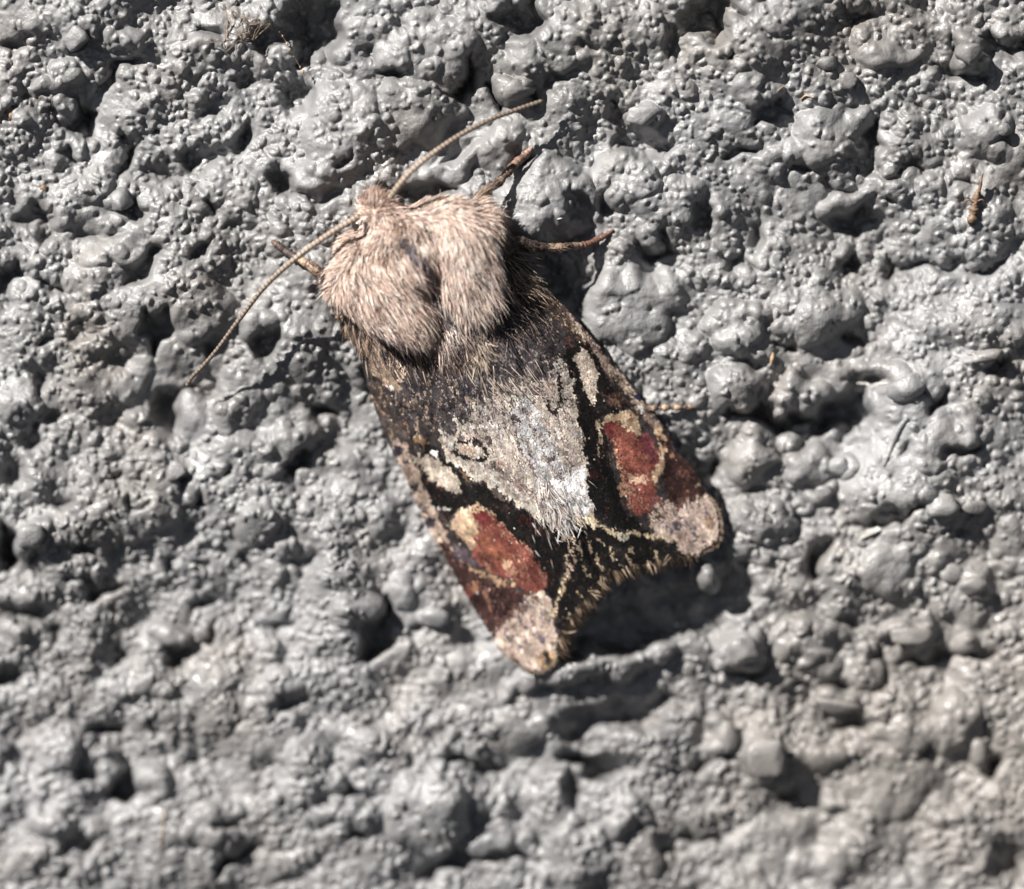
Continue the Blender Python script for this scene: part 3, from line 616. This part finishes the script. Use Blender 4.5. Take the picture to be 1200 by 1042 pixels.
ev.calc_loop_triangles() if hasattr(ev, 'calc_loop_triangles') else None
tri = np.array([t.vertices[:] for t in ev.loop_triangles])

def to_px(co):
    d = co-cam_pos[None]; z = d@fwd
    return CX+(d@right)/z*DIST/U, CY-(d@up)/z*DIST/U

# hair guides over the thorax: x, y, dx, dy, length, lift
GUIDE = np.array([(432,222,-.35,-1,20,.75),(446,218,.1,-1,16,.7),(420,240,-.9,-.6,17,.7),(440,234,-.2,-1,17,.9),(455,240,.4,.1,9,.5),(442,248,.2,-.2,7,.5),(430,250,-.7,.1,9,.5),(448,262,.3,.6,9,.4),(462,232,.6,-.5,9,.6),(416,262,-.8,.3,11,.6),(440,255,.1,.8,11,.5),(430,285,-.3,.9,14,.5),(475,245,.5,.3,11,.5),
 (470,270,.3,.9,12,.45),(500,245,.3,-.1,12,.5),(530,238,.3,.3,16,.5),(560,228,.8,-.7,20,.5),(575,235,.9,-.1,20,.5),(598,265,.8,.5,24,.5),(605,300,.55,.8,26,.45),(590,335,.35,.9,28,.4),
 (400,300,-.5,.1,14,.5),(386,325,-.8,.3,16,.5),(382,352,-.4,.9,16,.4),(410,330,.45,.75,22,.4),(430,355,.6,.75,26,.35),(450,330,.65,.7,26,.35),(480,330,.65,.8,26,.35),(495,370,.5,.9,32,.3),(470,384,.65,.8,32,.3),
 (430,385,.6,.8,24,.3),(510,400,.4,.9,30,.3),(400,370,.1,1,18,.35),(530,300,.1,1,28,.38),(560,280,.25,1,28,.4),(555,320,.15,1,30,.35),(575,355,.05,1,34,.3),(548,368,.2,1,32,.3),(515,310,.25,1,24,.38),
 (500,290,.2,1,18,.4),(550,410,.35,.9,24,.3),(525,425,.45,.9,22,.25)], float)
def field(x, y):
    d2 = (x[:, None]-GUIDE[None, :, 0])**2+(y[:, None]-GUIDE[None, :, 1])**2+30
    w = d2**-1.6; w /= w.sum(1)[:, None]; g = w@GUIDE[:, 2:]
    n = np.hypot(g[:, 0], g[:, 1])+1e-6
    return g[:, 0]/n, g[:, 1]/n, g[:, 2], g[:, 3]
FURPOLY = [(412,262),(408,236),(424,210),(446,206),(470,222),(500,236),(540,226),(568,224),(592,250),(602,290),(596,330),(588,356),(570,386),(552,398),(532,392),(512,412),(482,404),(440,388),(404,378),(378,360),(374,330),(386,304),(394,288),(404,274)]
def zone_colour(x, y, r):
    n = len(x)
    tan = np.array([(.60,.44,.36),(.72,.565,.48),(.41,.28,.225),(.84,.73,.645),(.14,.085,.065),(.50,.38,.33)])
    c = tan[r.choice(6, n, p=[.33,.25,.17,.11,.06,.08])]
    head = np.exp(-((x-432)**2+(y-224)**2)/18**2)+.7*np.exp(-((x-445)**2+(y-240)**2)/16**2)
    k = r.random(n) < np.clip(head*1.2, 0, .95); c[k] = np.array([(.25,.15,.11),(.33,.21,.155),(.17,.10,.075)])[r.integers(0, 3, k.sum())]
    spot = np.exp(-((x-468)**2+(y-262)**2)/10**2)+np.exp(-((x-473)**2+(y-286)**2)/9**2)+.5*np.exp(-((x-452)**2+(y-283)**2)/12**2)
    k = r.random(n) < np.clip(spot*.8, 0, .8); c[k] = (.17, .105, .07)
    gx1 = np.min(np.hypot(x[:, None]-GROOVE[None, :, 0], y[:, None]-GROOVE[None, :, 1]), 1)
    k = (gx1 < 6) & (r.random(n) < .85); c[k] = (.07, .055, .065)
    k = (x > 520) & (y > 270) & (r.random(n) < .35); c[k] = np.array([(.50,.42,.36),(.40,.33,.31),(.58,.51,.45)])[r.integers(0, 3, k.sum())]
    edge = (y > 366+(x-400)*.30+4) & (x < 500); k = edge & (r.random(n) < .5); c[k] = (.10, .07, .075)
    k = (x > 578+.06*(y-240)) & (r.random(n) < .72); c[k] = (.075, .05, .042)
    tt = (x-A0[0])*AX[0]+(y-A0[1])*AX[1]; k = (tt > 36) & (x > 515) & (r.random(n) < .8); c[k] = np.array([(.05,.04,.042),(.16,.115,.09)])[r.integers(0, 2, k.sum())]
    k = r.random(n) < .085; c[k] = (.035, .025, .022)
    return np.clip(c**0.8*np.exp(r.normal(0, .17, n))[:, None], .01, .85)

def hairs(root, dirn, nrm, length, lift, r0, col, r, bend=.35, wob=.12):
    """three-sided tapering strands with three joints"""
    n = len(root); jit = r.normal(0, wob, (n, 3)); d0 = dirn+nrm*lift[:, None]+jit; d0 /= np.linalg.norm(d0, axis=1)[:, None]
    pts = [root]; dcur = d0; seg = length/3
    for s in range(3):
        pts.append(pts[-1]+dcur*seg[:, None]); dcur = dcur-nrm*(bend*lift[:, None])+r.normal(0, wob*.5, (n, 3)); dcur /= np.linalg.norm(dcur, axis=1)[:, None]
    side = np.cross(d0, nrm); side /= np.linalg.norm(side, axis=1)[:, None]+1e-9; oth = np.cross(side, d0)
    ro = r.normal(0, .45, n)[:, None]; side = side*np.cos(ro)+oth*np.sin(ro)
    rings = []
    for pnt, f in zip(pts[:3], (.8, 1.15, .8)):
        rings += [pnt-side*(r0*f)[:, None], pnt+side*(r0*f)[:, None]]
    rings.append(pts[3])
    V = np.stack(rings, 1).reshape(-1, 3); b = np.arange(n)*7
    F = [np.stack([b+i, b+j, b+k], 1) for i, j, k in ((0, 1, 3), (0, 3, 2), (2, 3, 5), (2, 5, 4), (4, 5, 6))]
    cc = np.repeat(col[:, None], 7, 1); cc[:, :2] *= .85; cc[:, 6] *= 1.12
    return V, np.concatenate(F), np.clip(cc.reshape(-1, 3), 0, .85)

def px_dir(dx, dy):                         # photograph direction -> wall plane direction
    v = np.stack([dx, np.zeros_like(dx), -dy], 1); return v/(np.linalg.norm(v, axis=1)[:, None]+1e-9)

r = np.random.default_rng(77)
ta, tb, tcc = bv[tri[:, 0]], bv[tri[:, 1]], bv[tri[:, 2]]; nn = np.cross(tb-ta, tcc-ta); ar = np.linalg.norm(nn, axis=1); nn /= ar[:, None]+1e-12
vis = (nn[:, 1] < 0.25); tx, ty = to_px((ta+tb+tcc)/3); ok = vis & inside(FURPOLY, tx, ty) & (((tx-A0[0])*AX[0]+(ty-A0[1])*AX[1]) < 52)
pr = ar*ok; pr /= pr.sum(); n = 46000
pick = r.choice(len(tri), n, p=pr); u1, u2 = r.random(n), r.random(n); fl = u1+u2 > 1; u1[fl], u2[fl] = 1-u1[fl], 1-u2[fl]
root = ta[pick]+(tb-ta)[pick]*u1[:, None]+(tcc-ta)[pick]*u2[:, None]; nr = nn[pick]
hx, hy = to_px(root); dx, dy, ln, lf = field(hx, hy)
an = r.normal(0, .17, n) + .14*bil(noise2((120, 120), 4, 5), (hx-360)/2.2, (hy-200)/2.2); dx, dy = dx*np.cos(an)-dy*np.sin(an), dx*np.sin(an)+dy*np.cos(an)
tang = px_dir(dx, dy); tang -= nr*(tang*nr).sum(1)[:, None]; tang /= np.linalg.norm(tang, axis=1)[:, None]+1e-9
clump = np.exp(.16*bil(noise2((140, 140), 3, 6), (hx-360)/2, (hy-200)/2))
V, F, cc = hairs(root, tang, nr, 0.64*ln*U*np.exp(r.normal(0, .28, n))*clump, lf*r.uniform(.25, 1.35, n), U*r.uniform(.28, .58, n), zone_colour(hx, hy, r), r, .25, .07)
fur = mesh_obj('thorax_fur', V, F, M_HAIR, colors=cc); put_child(fur, body); tag(fur, kind='stuff')

# loose hairs behind the thorax and along the wing roots, lying on the wings
def loose(n, box, ang, la, lb, cols, seed, lift=.35, rad=(.3, .6)):
    r = np.random.default_rng(seed); x = r.normal(box[0], box[2], n); y = r.normal(box[1], box[3], n)
    k = inside(LWING, x, y) | inside(RWING, x, y); x, y = x[k], y[k]; n = len(x)
    root = P(x, y, wing_h(x, y)+1); a = np.radians(ang)+r.normal(0, .35, n)
    d = px_dir(np.cos(a), np.sin(a)); nrm = np.tile((0., -1., 0.), (n, 1))
    return hairs(root, d, nrm, U*r.uniform(la, lb, n), lift*r.uniform(.4, 1.4, n), U*r.uniform(*rad, n), np.array(cols)[r.integers(0, len(cols), n)]*np.exp(r.normal(0, .2, n))[:, None], r)
sets = [loose(420, (537,402,16,11), 62, 9, 20, [(.05,.04,.042),(.26,.19,.15),(.12,.085,.08),(.4,.32,.26)], 81), loose(420, (480,410,24,11), 55, 12, 22, [(.03,.025,.03),(.14,.1,.09),(.33,.24,.19)], 82),
        loose(90, (560,412,9,12), 62, 12, 24, [(.45,.37,.29),(.3,.24,.19)], 83), loose(600, (612,318,14,22), 55, 14, 28, [(.05,.04,.035),(.3,.22,.16),(.42,.33,.25),(.02,.018,.018)], 84),
        loose(500, (418,385,16,18), 62, 12, 24, [(.36,.27,.2),(.2,.14,.11),(.05,.04,.04)], 85), loose(260, (590,360,16,20), 66, 18, 34, [(.03,.025,.028),(.2,.15,.13)], 86),
        loose(330, (655,590,14,18), 64, 10, 20, [(.55,.52,.50),(.62,.60,.58),(.35,.28,.24)], 87, .2), loose(60, (590,440,22,20), 65, 16, 30, [(.4,.33,.28)], 88, .2)]
V = []; F = []; cc = []; off = 0
for v, f, c in sets: V.append(v); F.append(f+off); cc.append(c); off += len(v)
lo = mesh_obj('wing_root_hair', np.vstack(V), np.concatenate(F), M_HAIR, colors=np.vstack(cc)); put_child(lo, body); tag(lo, kind='stuff')

# fringes along the outer margins
def fringe(edge, outward, wing, seed):
    r = np.random.default_rng(seed); e = spline(edge, 200); seg = np.concatenate([[0], np.cumsum(np.linalg.norm(np.diff(e, axis=0), axis=1))]); total = seg[-1]
    n = int(total*9); s = r.uniform(0, total, n); x = np.interp(s, seg, e[:, 0]); y = np.interp(s, seg, e[:, 1])
    cen = np.cumsum(r.uniform(8, 19, 40)); cen = cen[cen < total]; near = np.argmin(np.abs(s[:, None]-cen[None]), 1); off = s-cen[near]
    wid = r.uniform(.7, 2.2, len(cen)); bias = r.normal(0, .3, len(cen)); tl = r.uniform(.7, 1.25, len(cen)); dens = r.uniform(.5, 1, len(cen))
    tuft = (np.abs(off) < wid[near]) & (r.random(n) < dens[near])
    a = math.radians(outward[0])+(math.radians(outward[1])-math.radians(outward[0]))*s/total
    a = a+np.where(tuft, bias[near], r.normal(0, .25, n))+r.normal(0, .13, n)
    d = px_dir(np.cos(a), np.sin(a)); nrm = np.tile((0., -1., 0.), (n, 1)); x = x+r.normal(0, 1.5, n); y = y+r.normal(0, 1.5, n)-2; root = P(x, y, wing_h(x, y)-.3+r.uniform(0, 2.2, n))
    col = np.where(tuft[:, None], np.array([(.27,.20,.14),(.17,.115,.075),(.36,.29,.215),(.09,.06,.04)])[r.integers(0, 4, n)], np.array([(.018,.014,.012),(.035,.026,.02),(.07,.05,.035)])[r.integers(0, 3, n)])
    ln = np.where(tuft, r.uniform(7, 19, n)*tl[near], r.uniform(8, 19, n))
    v, f, c = hairs(root, d, nrm, U*ln, np.where(tuft, r.uniform(-.2, .55, n), r.uniform(-.35, .1, n)), U*r.uniform(.4, .75, n), col, r, .3, .06)
    o = mesh_obj('wing_fringe', v, f, M_HAIR, colors=c); put_child(o, wing); tag(o, kind='stuff')
fringe([(653,768),(655,751),(664,735),(675,719),(687,705),(699,690),(708,674)], (28, 62), lw, 91)
fringe([(708,672),(726,666),(746,661),(768,657),(788,652),(804,649)], (62, 82), rw, 92)
def apex_fringe(edge, ang, wing, seed):
    r = np.random.default_rng(seed); e = spline(edge, 80); n = 420; k = r.integers(0, 80, n); x, y = e[k, 0]+r.normal(0, .8, n), e[k, 1]+r.normal(0, .8, n)
    a = math.radians(ang)+r.normal(0, .25, n); d = px_dir(np.cos(a), np.sin(a)); nrm = np.tile((0., -1., 0.), (n, 1))
    v, f, c = hairs(P(x, y, wing_h(x, y)-.5), d, nrm, U*r.uniform(5, 10, n), r.uniform(-.3, .1, n), U*r.uniform(.4, .8, n), np.array([(.34,.26,.21),(.28,.2,.15),(.4,.32,.26)])[r.integers(0, 3, n)], r, .3, .06)
    o = mesh_obj('wing_fringe', v, f, M_HAIR, colors=c); put_child(o, wing); tag(o, kind='stuff')
apex_fringe([(586,757),(600,769),(614,779),(628,783),(640,778),(650,769)], 70, lw, 93)
apex_fringe([(830,580),(839,598),(841,618),(837,633),(822,642),(812,650)], 50, rw, 94)

# antennae: ringed
def antenna(pts, r0, r1, seed):
    L3 = spline([P(*p)[0] for p in pts], 400); d = np.concatenate([[0], np.cumsum(np.linalg.norm(np.diff(L3, axis=0), axis=1))]); tot = d[-1]
    nseg = int(tot/(5.2*U)); k = np.arange(nseg*4+1); s = k/4/nseg*tot
    path = np.stack([np.interp(s, d, L3[:, i]) for i in range(3)], 1); f = s/tot
    rad = U*(r0+(r1-r0)*f**.8)*np.array([1.0, 1.08, 1.04, .86])[k % 4]; rad[-3:] *= (.9, .7, .35)
    V, F = tube(path, rad, 10)
    rr = np.random.default_rng(seed)
    pale, dk = np.array((.36, .285, .225)), np.array((.055, .038, .031))
    band = np.where((k % 4)[:, None] >= 3, dk, pale)*(1-.42*np.clip(f*1.3, 0, 1))[:, None]
    band = band*np.exp(rr.normal(0, .12, len(k)))[:, None]
    mid = np.interp(f, [0, .25, .6, 1], [.10, .05, .34, .52])[:, None]; band = band*(1-mid)+np.array((.095, .076, .064))*mid
    cvt = np.repeat(band, 10, 0)
    return part(mesh_obj('antenna', V, F, M_CHITIN, colors=cvt))
antenna([(420,254,84),(408,261,88),(385,275,90),(350,300,86),(312,334,76),(280,375,64),(255,409,52),(236,431,42),(226,441,36),(218,453,30)], 3.7, 2.3, 61)
antenna([(458,231,86),(467,218,92),(482,201,92),(506,181,84),(540,158,70),(575,140,56),(605,129,44),(622,123,37),(637,118,33)], 3.7, 2.6, 62)

# legs: femur and tibia as the leg, with a jointed tarsus below
def leg(pts, tarsus, cols, tcols, seed):
    r = np.random.default_rng(seed)
    def limb(name, q, parent, pal, hair):
        q = np.array(q, float); n = 60; sp = spline(q, n); path = P(sp[:, 0], sp[:, 1], sp[:, 2]); rad = U*np.maximum(sp[:, 3]*.8, .6)
        rad = rad*(1+.10*r.standard_normal(n)); V, F = tube(path, rad, 9)
        kk = np.repeat(np.arange(n)/(n-1), 9); m = len(pal)
        base = np.array(pal)[np.clip((kk*m+r.normal(0, .12, len(kk))).astype(int), 0, m-1)]
        o = mesh_obj(name, V, F, M_CHITIN, colors=np.clip(base*np.exp(r.normal(0, .25, len(kk)))[:, None], .01, .7))
        if parent is None: part(o)
        else: put_child(o, parent)
        if hair:
            nh = hair; i = r.integers(0, n-1, nh); T = path[i+1]-path[i]; T /= np.linalg.norm(T, axis=1)[:, None]
            nr = r.standard_normal((nh, 3)); nr[:, 1] -= .5; nr -= T*(nr*T).sum(1)[:, None]; nr /= np.linalg.norm(nr, axis=1)[:, None]
            pc = np.array(pal)[np.clip((i/(n-1)*m).astype(int), 0, m-1)]*np.exp(r.normal(0, .3, nh))[:, None]
            v, f, c = hairs(path[i]+nr*rad[i][:, None]*.9, T, nr, U*r.uniform(4, 9, nh), r.uniform(.1, .5, nh), U*r.uniform(.35, .6, nh), np.clip(pc, .01, .7), r)
            h = mesh_obj('leg_scales', v, f, M_HAIR, colors=c); put_child(h, o); tag(h, kind='stuff')
        return o
    L = limb('leg', pts, None, cols, 260)
    tq = np.array(tarsus, float); f = np.linspace(0, 1, len(tq)); wh = wall_height(tq[:, 0], tq[:, 1])
    tq[:, 2] = np.maximum(tq[:, 2]*(1-f)+(wh+3)*f, wh+2)
    limb('tarsus', tq, L, tcols, 0)
    return L
DK = (.05, .035, .03); BR = (.085, .056, .043); TN = (.21, .15, .11); OR = (.11, .058, .043)
# right fore leg, reaching up beside the right antenna
leg([(545,262,50,9),(562,232,50,8),(572,222,46,6),(583,215,40,6)], [(582,216,40,5),(586,212,38,6.5),(592,205,36,5.5),(598,199,34,7),(606,190,31,6),(612,185,28,6.5),(618,179,26,6),(624,173,24,3)], [BR, TN, TN, BR], [TN, BR, BR, (.22,.14,.11), BR, (.24,.16,.13)], 71)
# right middle leg
leg([(585,300,48,9),(605,284,48,9),(622,288,44,8),(640,290,38,6.5),(662,290,32,6)], [(660,290,32,5),(668,289,31,6.5),(678,288,29,4.5),(684,288,27,6),(694,284,25,4.5),(702,280,23,5),(711,275,21,3.6),(719,269,19,2)], [BR, DK, DK, TN], [DK, TN, OR, OR, OR, OR], 72)
# right hind leg, only its foot shows past the wing
leg([(700,500,10,6),(735,484,12,6),(758,479,17,5)], [(756,479,17,3.5),(766,478.5,20,4.6),(772,478.5,21,3),(780,478,22,4.8),(786,478,22,3),(793,478,22,4.6),(799,478,22,3),(806,477.5,21,4.6),(811,478,19,2)], [DK, BR], [TN, DK, (.33,.23,.155), DK, (.33,.23,.155), DK, (.33,.23,.155)], 73)
# left fore leg under the left antenna
leg([(420,345,48,9),(398,332,50,9),(378,322,46,8),(364,312,40,7)], [(366,313,40,5),(358,308,38,6.5),(350,304,36,4.5),(342,299,34,6),(334,294,31,5.5),(326,288,28,5.5),(319,283,25,3)], [BR, TN, BR, TN], [TN, (.3,.2,.13), DK, DK, DK, BR], 74)

# eyes, tucked low on the head
for ex, ey in ((421, 264), (466, 238)):
    bm = bmesh.new(); bmesh.ops.create_icosphere(bm, subdivisions=3, radius=8.5*U, matrix=Matrix.Translation(Vector(P(ex, ey, 52)[0])))
    v = np.array([q.co[:] for q in bm.verts]); f = [[q.index for q in p.verts] for p in bm.faces]; bm.free()
    part(mesh_obj('eye', v, f, M_EYE))

# children of wings/body live in wing space already: clear offsets
for w in moth.children:
    for c in w.children:
        c.matrix_parent_inverse = Matrix.Identity(4)

# ------------------------------------------------------------------ litter on the wall
def on_wall(x, y, up=1.5): return P(x, y, wall_height(np.atleast_1d(x), np.atleast_1d(y))+up)
def strand(name, pts, rad, mat, label, cat, up=2.0, free=False, taper=True, sides=6):
    q = np.array(pts, float); sp = spline(q, 26)
    if sp.shape[1] == 2:
        h = wall_height(sp[:, 0], sp[:, 1]); h = np.maximum(h, np.convolve(np.pad(h, 4, mode='edge'), np.ones(9)/9, 'valid')); path = P(sp[:, 0], sp[:, 1], h+up)
    else: path = P(sp[:, 0], sp[:, 1], sp[:, 2])
    rr = rad*U*np.ones(26)
    if taper: rr = rr*np.sin(np.linspace(.25, math.pi-.12, 26))**.5
    V, F = tube(path, rr, sides); o = mesh_obj(name, V, F, mat)
    if label: tag(o, label, cat)
    return o

# cobweb scrap at the top, with a beaded thread hanging from it
web = empty('cobweb', on_wall(290, 30, 4)[0]); tag(web, 'brown scrap of cobweb caught over the dark hollow at the top left', 'cobweb')
r = np.random.default_rng(101); bits = []
nodes = [(262,4),(272,14),(268,26),(264,48),(250,49),(286,20),(292,28),(300,22),(316,29),(297,46),(283,47),(266,58),(282,40),(308,26),(240,48),(276,6),(291,38),(266,36),(322,30)]
hn = [float(wall_height(x, y)) for x, y in nodes]; hn = [max(h, -8)+7+4*math.sin(i*1.7) for i, h in enumerate(hn)]
links = [(0,1),(1,5),(1,2),(2,17),(17,3),(3,4),(4,14),(3,10),(10,9),(9,8),(8,18),(8,7),(7,5),(5,6),(6,9),(10,12),(12,6),(3,11),(15,1),(0,2),(6,13),(13,8),(16,9),(16,12),(17,12),(11,10),(5,12),(1,12),(2,3),(6,16),(7,6),(9,13)]
for a, b in links:
    for strand_ in range(2):
        p0 = np.array([*nodes[a], hn[a]]); p1 = np.array([*nodes[b], hn[b]]); m = (p0+p1)/2+r.normal(0, 1.6, 3)
        sp = spline([p0+r.normal(0, 1.2, 3), m, p1+r.normal(0, 1.2, 3)], 12); bits.append(tube(P(sp[:, 0], sp[:, 1], sp[:, 2]), U*r.uniform(.22, .55), 5))
V, F = join(bits); under(mesh_obj('web_threads', V, F, M_WEB), web)
q = [(318,30),(326,37),(331,42),(336,51),(340,59),(346,69),(352,79),(356,86),(361,98)]
sp = spline([(x, y, max(float(wall_height(x, y)), -14)+8) for x, y in q], 40); V, F = tube(P(sp[:, 0], sp[:, 1], sp[:, 2]), .35*U, 5)
under(mesh_obj('hanging_thread', V, F, M_RUST), web)
for k in (6, 10, 15, 19, 23, 29, 33):
    bm = bmesh.new(); bmesh.ops.create_icosphere(bm, subdivisions=2, radius=1.3*U*(1+.4*math.sin(k)), matrix=Matrix.Translation(Vector(P(*sp[k])[0])) @ Matrix.Diagonal((1, .8, 1.5, 1)))
    v = np.array([z.co[:] for z in bm.verts]); f = [[z.index for z in p.verts] for p in bm.faces]; bm.free(); under(mesh_obj('dust_bead', v, f, M_STRAW), web)

# dry insect husk on the right
husk = empty('dry_husk', on_wall(1143, 235)[0]); tag(husk, 'small dry tan husk with a thin stalk, stuck upright near the right edge', 'husk')
hb = float(np.max(wall_height(np.array([1138, 1143, 1148, 1142]), np.array([228, 240, 250, 258]))))
sp = spline([(1147,224,hb+3,2.0),(1144,232,hb+4,4.6),(1142,240,hb+3,4.4),(1141,249,hb+3,5.8),(1139,258,hb+2,5.2),(1138,265,hb,1.8)], 30)
V, F = tube(P(sp[:, 0], sp[:, 1], sp[:, 2]), U*sp[:, 3]*(1+.10*r.standard_normal(30)), 9); V = V+r.normal(0, .006, V.shape); under(mesh_obj('shell', V, F, M_RUST), husk)
sp = spline([(1147,226,hb+6,1.8),(1149,217,hb+7,2.2),(1150,210,hb+8,1.5),(1152,203,hb+8,.8)], 16); V, F = tube(P(sp[:, 0], sp[:, 1], sp[:, 2]), U*sp[:, 3], 6); under(mesh_obj('stalk', V, F, M_RUST), husk)
for s in (-1, 1):
    sp = spline([(1142,238,hb+6,1),(1142+s*9,234,hb+8,.8),(1142+s*14,242,hb+3,.5)], 10); V, F = tube(P(sp[:, 0], sp[:, 1], sp[:, 2]), U*sp[:, 3], 5); under(mesh_obj('leg', V, F, M_RUST), husk)

strand('fibre', [(187,1000),(189,985),(191,968),(193,955),(190,942)], .9, M_STRAW, 'fine tan fibre hanging upright near the bottom left', 'fibre')
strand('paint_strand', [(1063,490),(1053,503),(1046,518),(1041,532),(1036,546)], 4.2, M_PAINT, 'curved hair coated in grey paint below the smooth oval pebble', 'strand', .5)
strand('sliver', [(1004,449),(1015,450),(1026,450),(1040,449)], 1.8, M_PALE, 'straight pale sliver jutting from a lump over a dark hollow', 'sliver', 3)
strand('straw_bit', [(911,107),(915,104),(919,101)], 1.3, M_STRAW, 'shorter of the two tan straw bits in the upper right, on a lump edge', 'straw')
strand('straw_bit', [(938,117),(945,112),(954,115)], 1.3, M_STRAW, 'longer of the two tan straw bits in the upper right, bent in a hollow', 'straw')
strand('pale_fleck', [(653,257),(658,256),(662,255)], .9, M_PALE, 'tiny pale fleck on the big smooth lump between the two right legs', 'fleck')
strand('pale_fleck', [(222,664),(228,663),(235,664)], 1.4, M_PALE, 'short white fleck on the wall left of the lower wing', 'fleck')
strand('seed_husk', [(906,413),(905,420),(903,428)], 2.6, M_STRAW, 'orange tan seed husk wedged under two bright lumps right of the moth', 'husk', 4)
strand('orange_fibre', [(846,686),(850,691),(851,697)], 1.5, M_STRAW, 'short orange fibre below the right wing tip beside the smooth pebble', 'fibre')
strand('dark_bristle', [(59,116),(60,126),(60,137)], 1.1, M_EYE, 'short dark bristle on a smooth lump near the left edge', 'bristle', 3)
strand('fine_hair', [(516,222,50),(515.5,230,62),(515,237,72)], .5, M_STRAW, 'single pale hair standing above the collar right of the head', 'hair')
def chip(name, pts, thick, mat, label, cat, up=3):
    q = np.array(pts, float); h = float(np.max(wall_height(q[:, 0], q[:, 1])))+up; n = len(q)
    hz = h+np.array([2*math.sin(i*2.1) for i in range(n)])
    V = np.vstack([P(q[:, 0], q[:, 1], hz), P(q[:, 0], q[:, 1], hz-thick)])
    F = [list(range(n)), list(range(n, 2*n))[::-1]]+[[i, i+n, (i+1) % n+n, (i+1) % n] for i in range(n)]
    return tag(mesh_obj(name, V, F, mat, smooth=False), label, cat)
chip('shard', [(1001,629),(1014,622),(1029,617),(1033,621),(1020,627),(1006,633)], 4, M_PALE, 'pale flat shard lying along a dark crevice right of the wing tip', 'shard')
def crumb(name, x, y, rad, mat, label, cat):
    bm = bmesh.new(); bmesh.ops.create_icosphere(bm, subdivisions=3, radius=1.0); r = np.random.default_rng(int(x+y))
    co = np.array([v.co[:] for v in bm.verts]); fl = [[v.index for v in f.verts] for f in bm.faces]; bm.free()
    for f_ in (2, 4, 8): co = co*(1+.5/f_*np.sin(co@r.standard_normal((3, 3))*f_)[:, :1]*2/(1+f_/4))
    h = float(wall_height(np.array([x]), np.array([y]))[0])+rad*.3
    return tag(mesh_obj(name, P(x+co[:, 0]*rad*.85, y+co[:, 1]*rad, h+co[:, 2]*rad*.6), fl, mat), label, cat)
crumb('brown_crumb', 12, 134, 7.5, M_RUST, 'rust brown crumb lodged in the wall at the left edge', 'crumb')
crumb('brown_crumb', 52, 222, 4.5, M_RUST, 'small brown crumb in a dark hollow near the left edge', 'crumb')
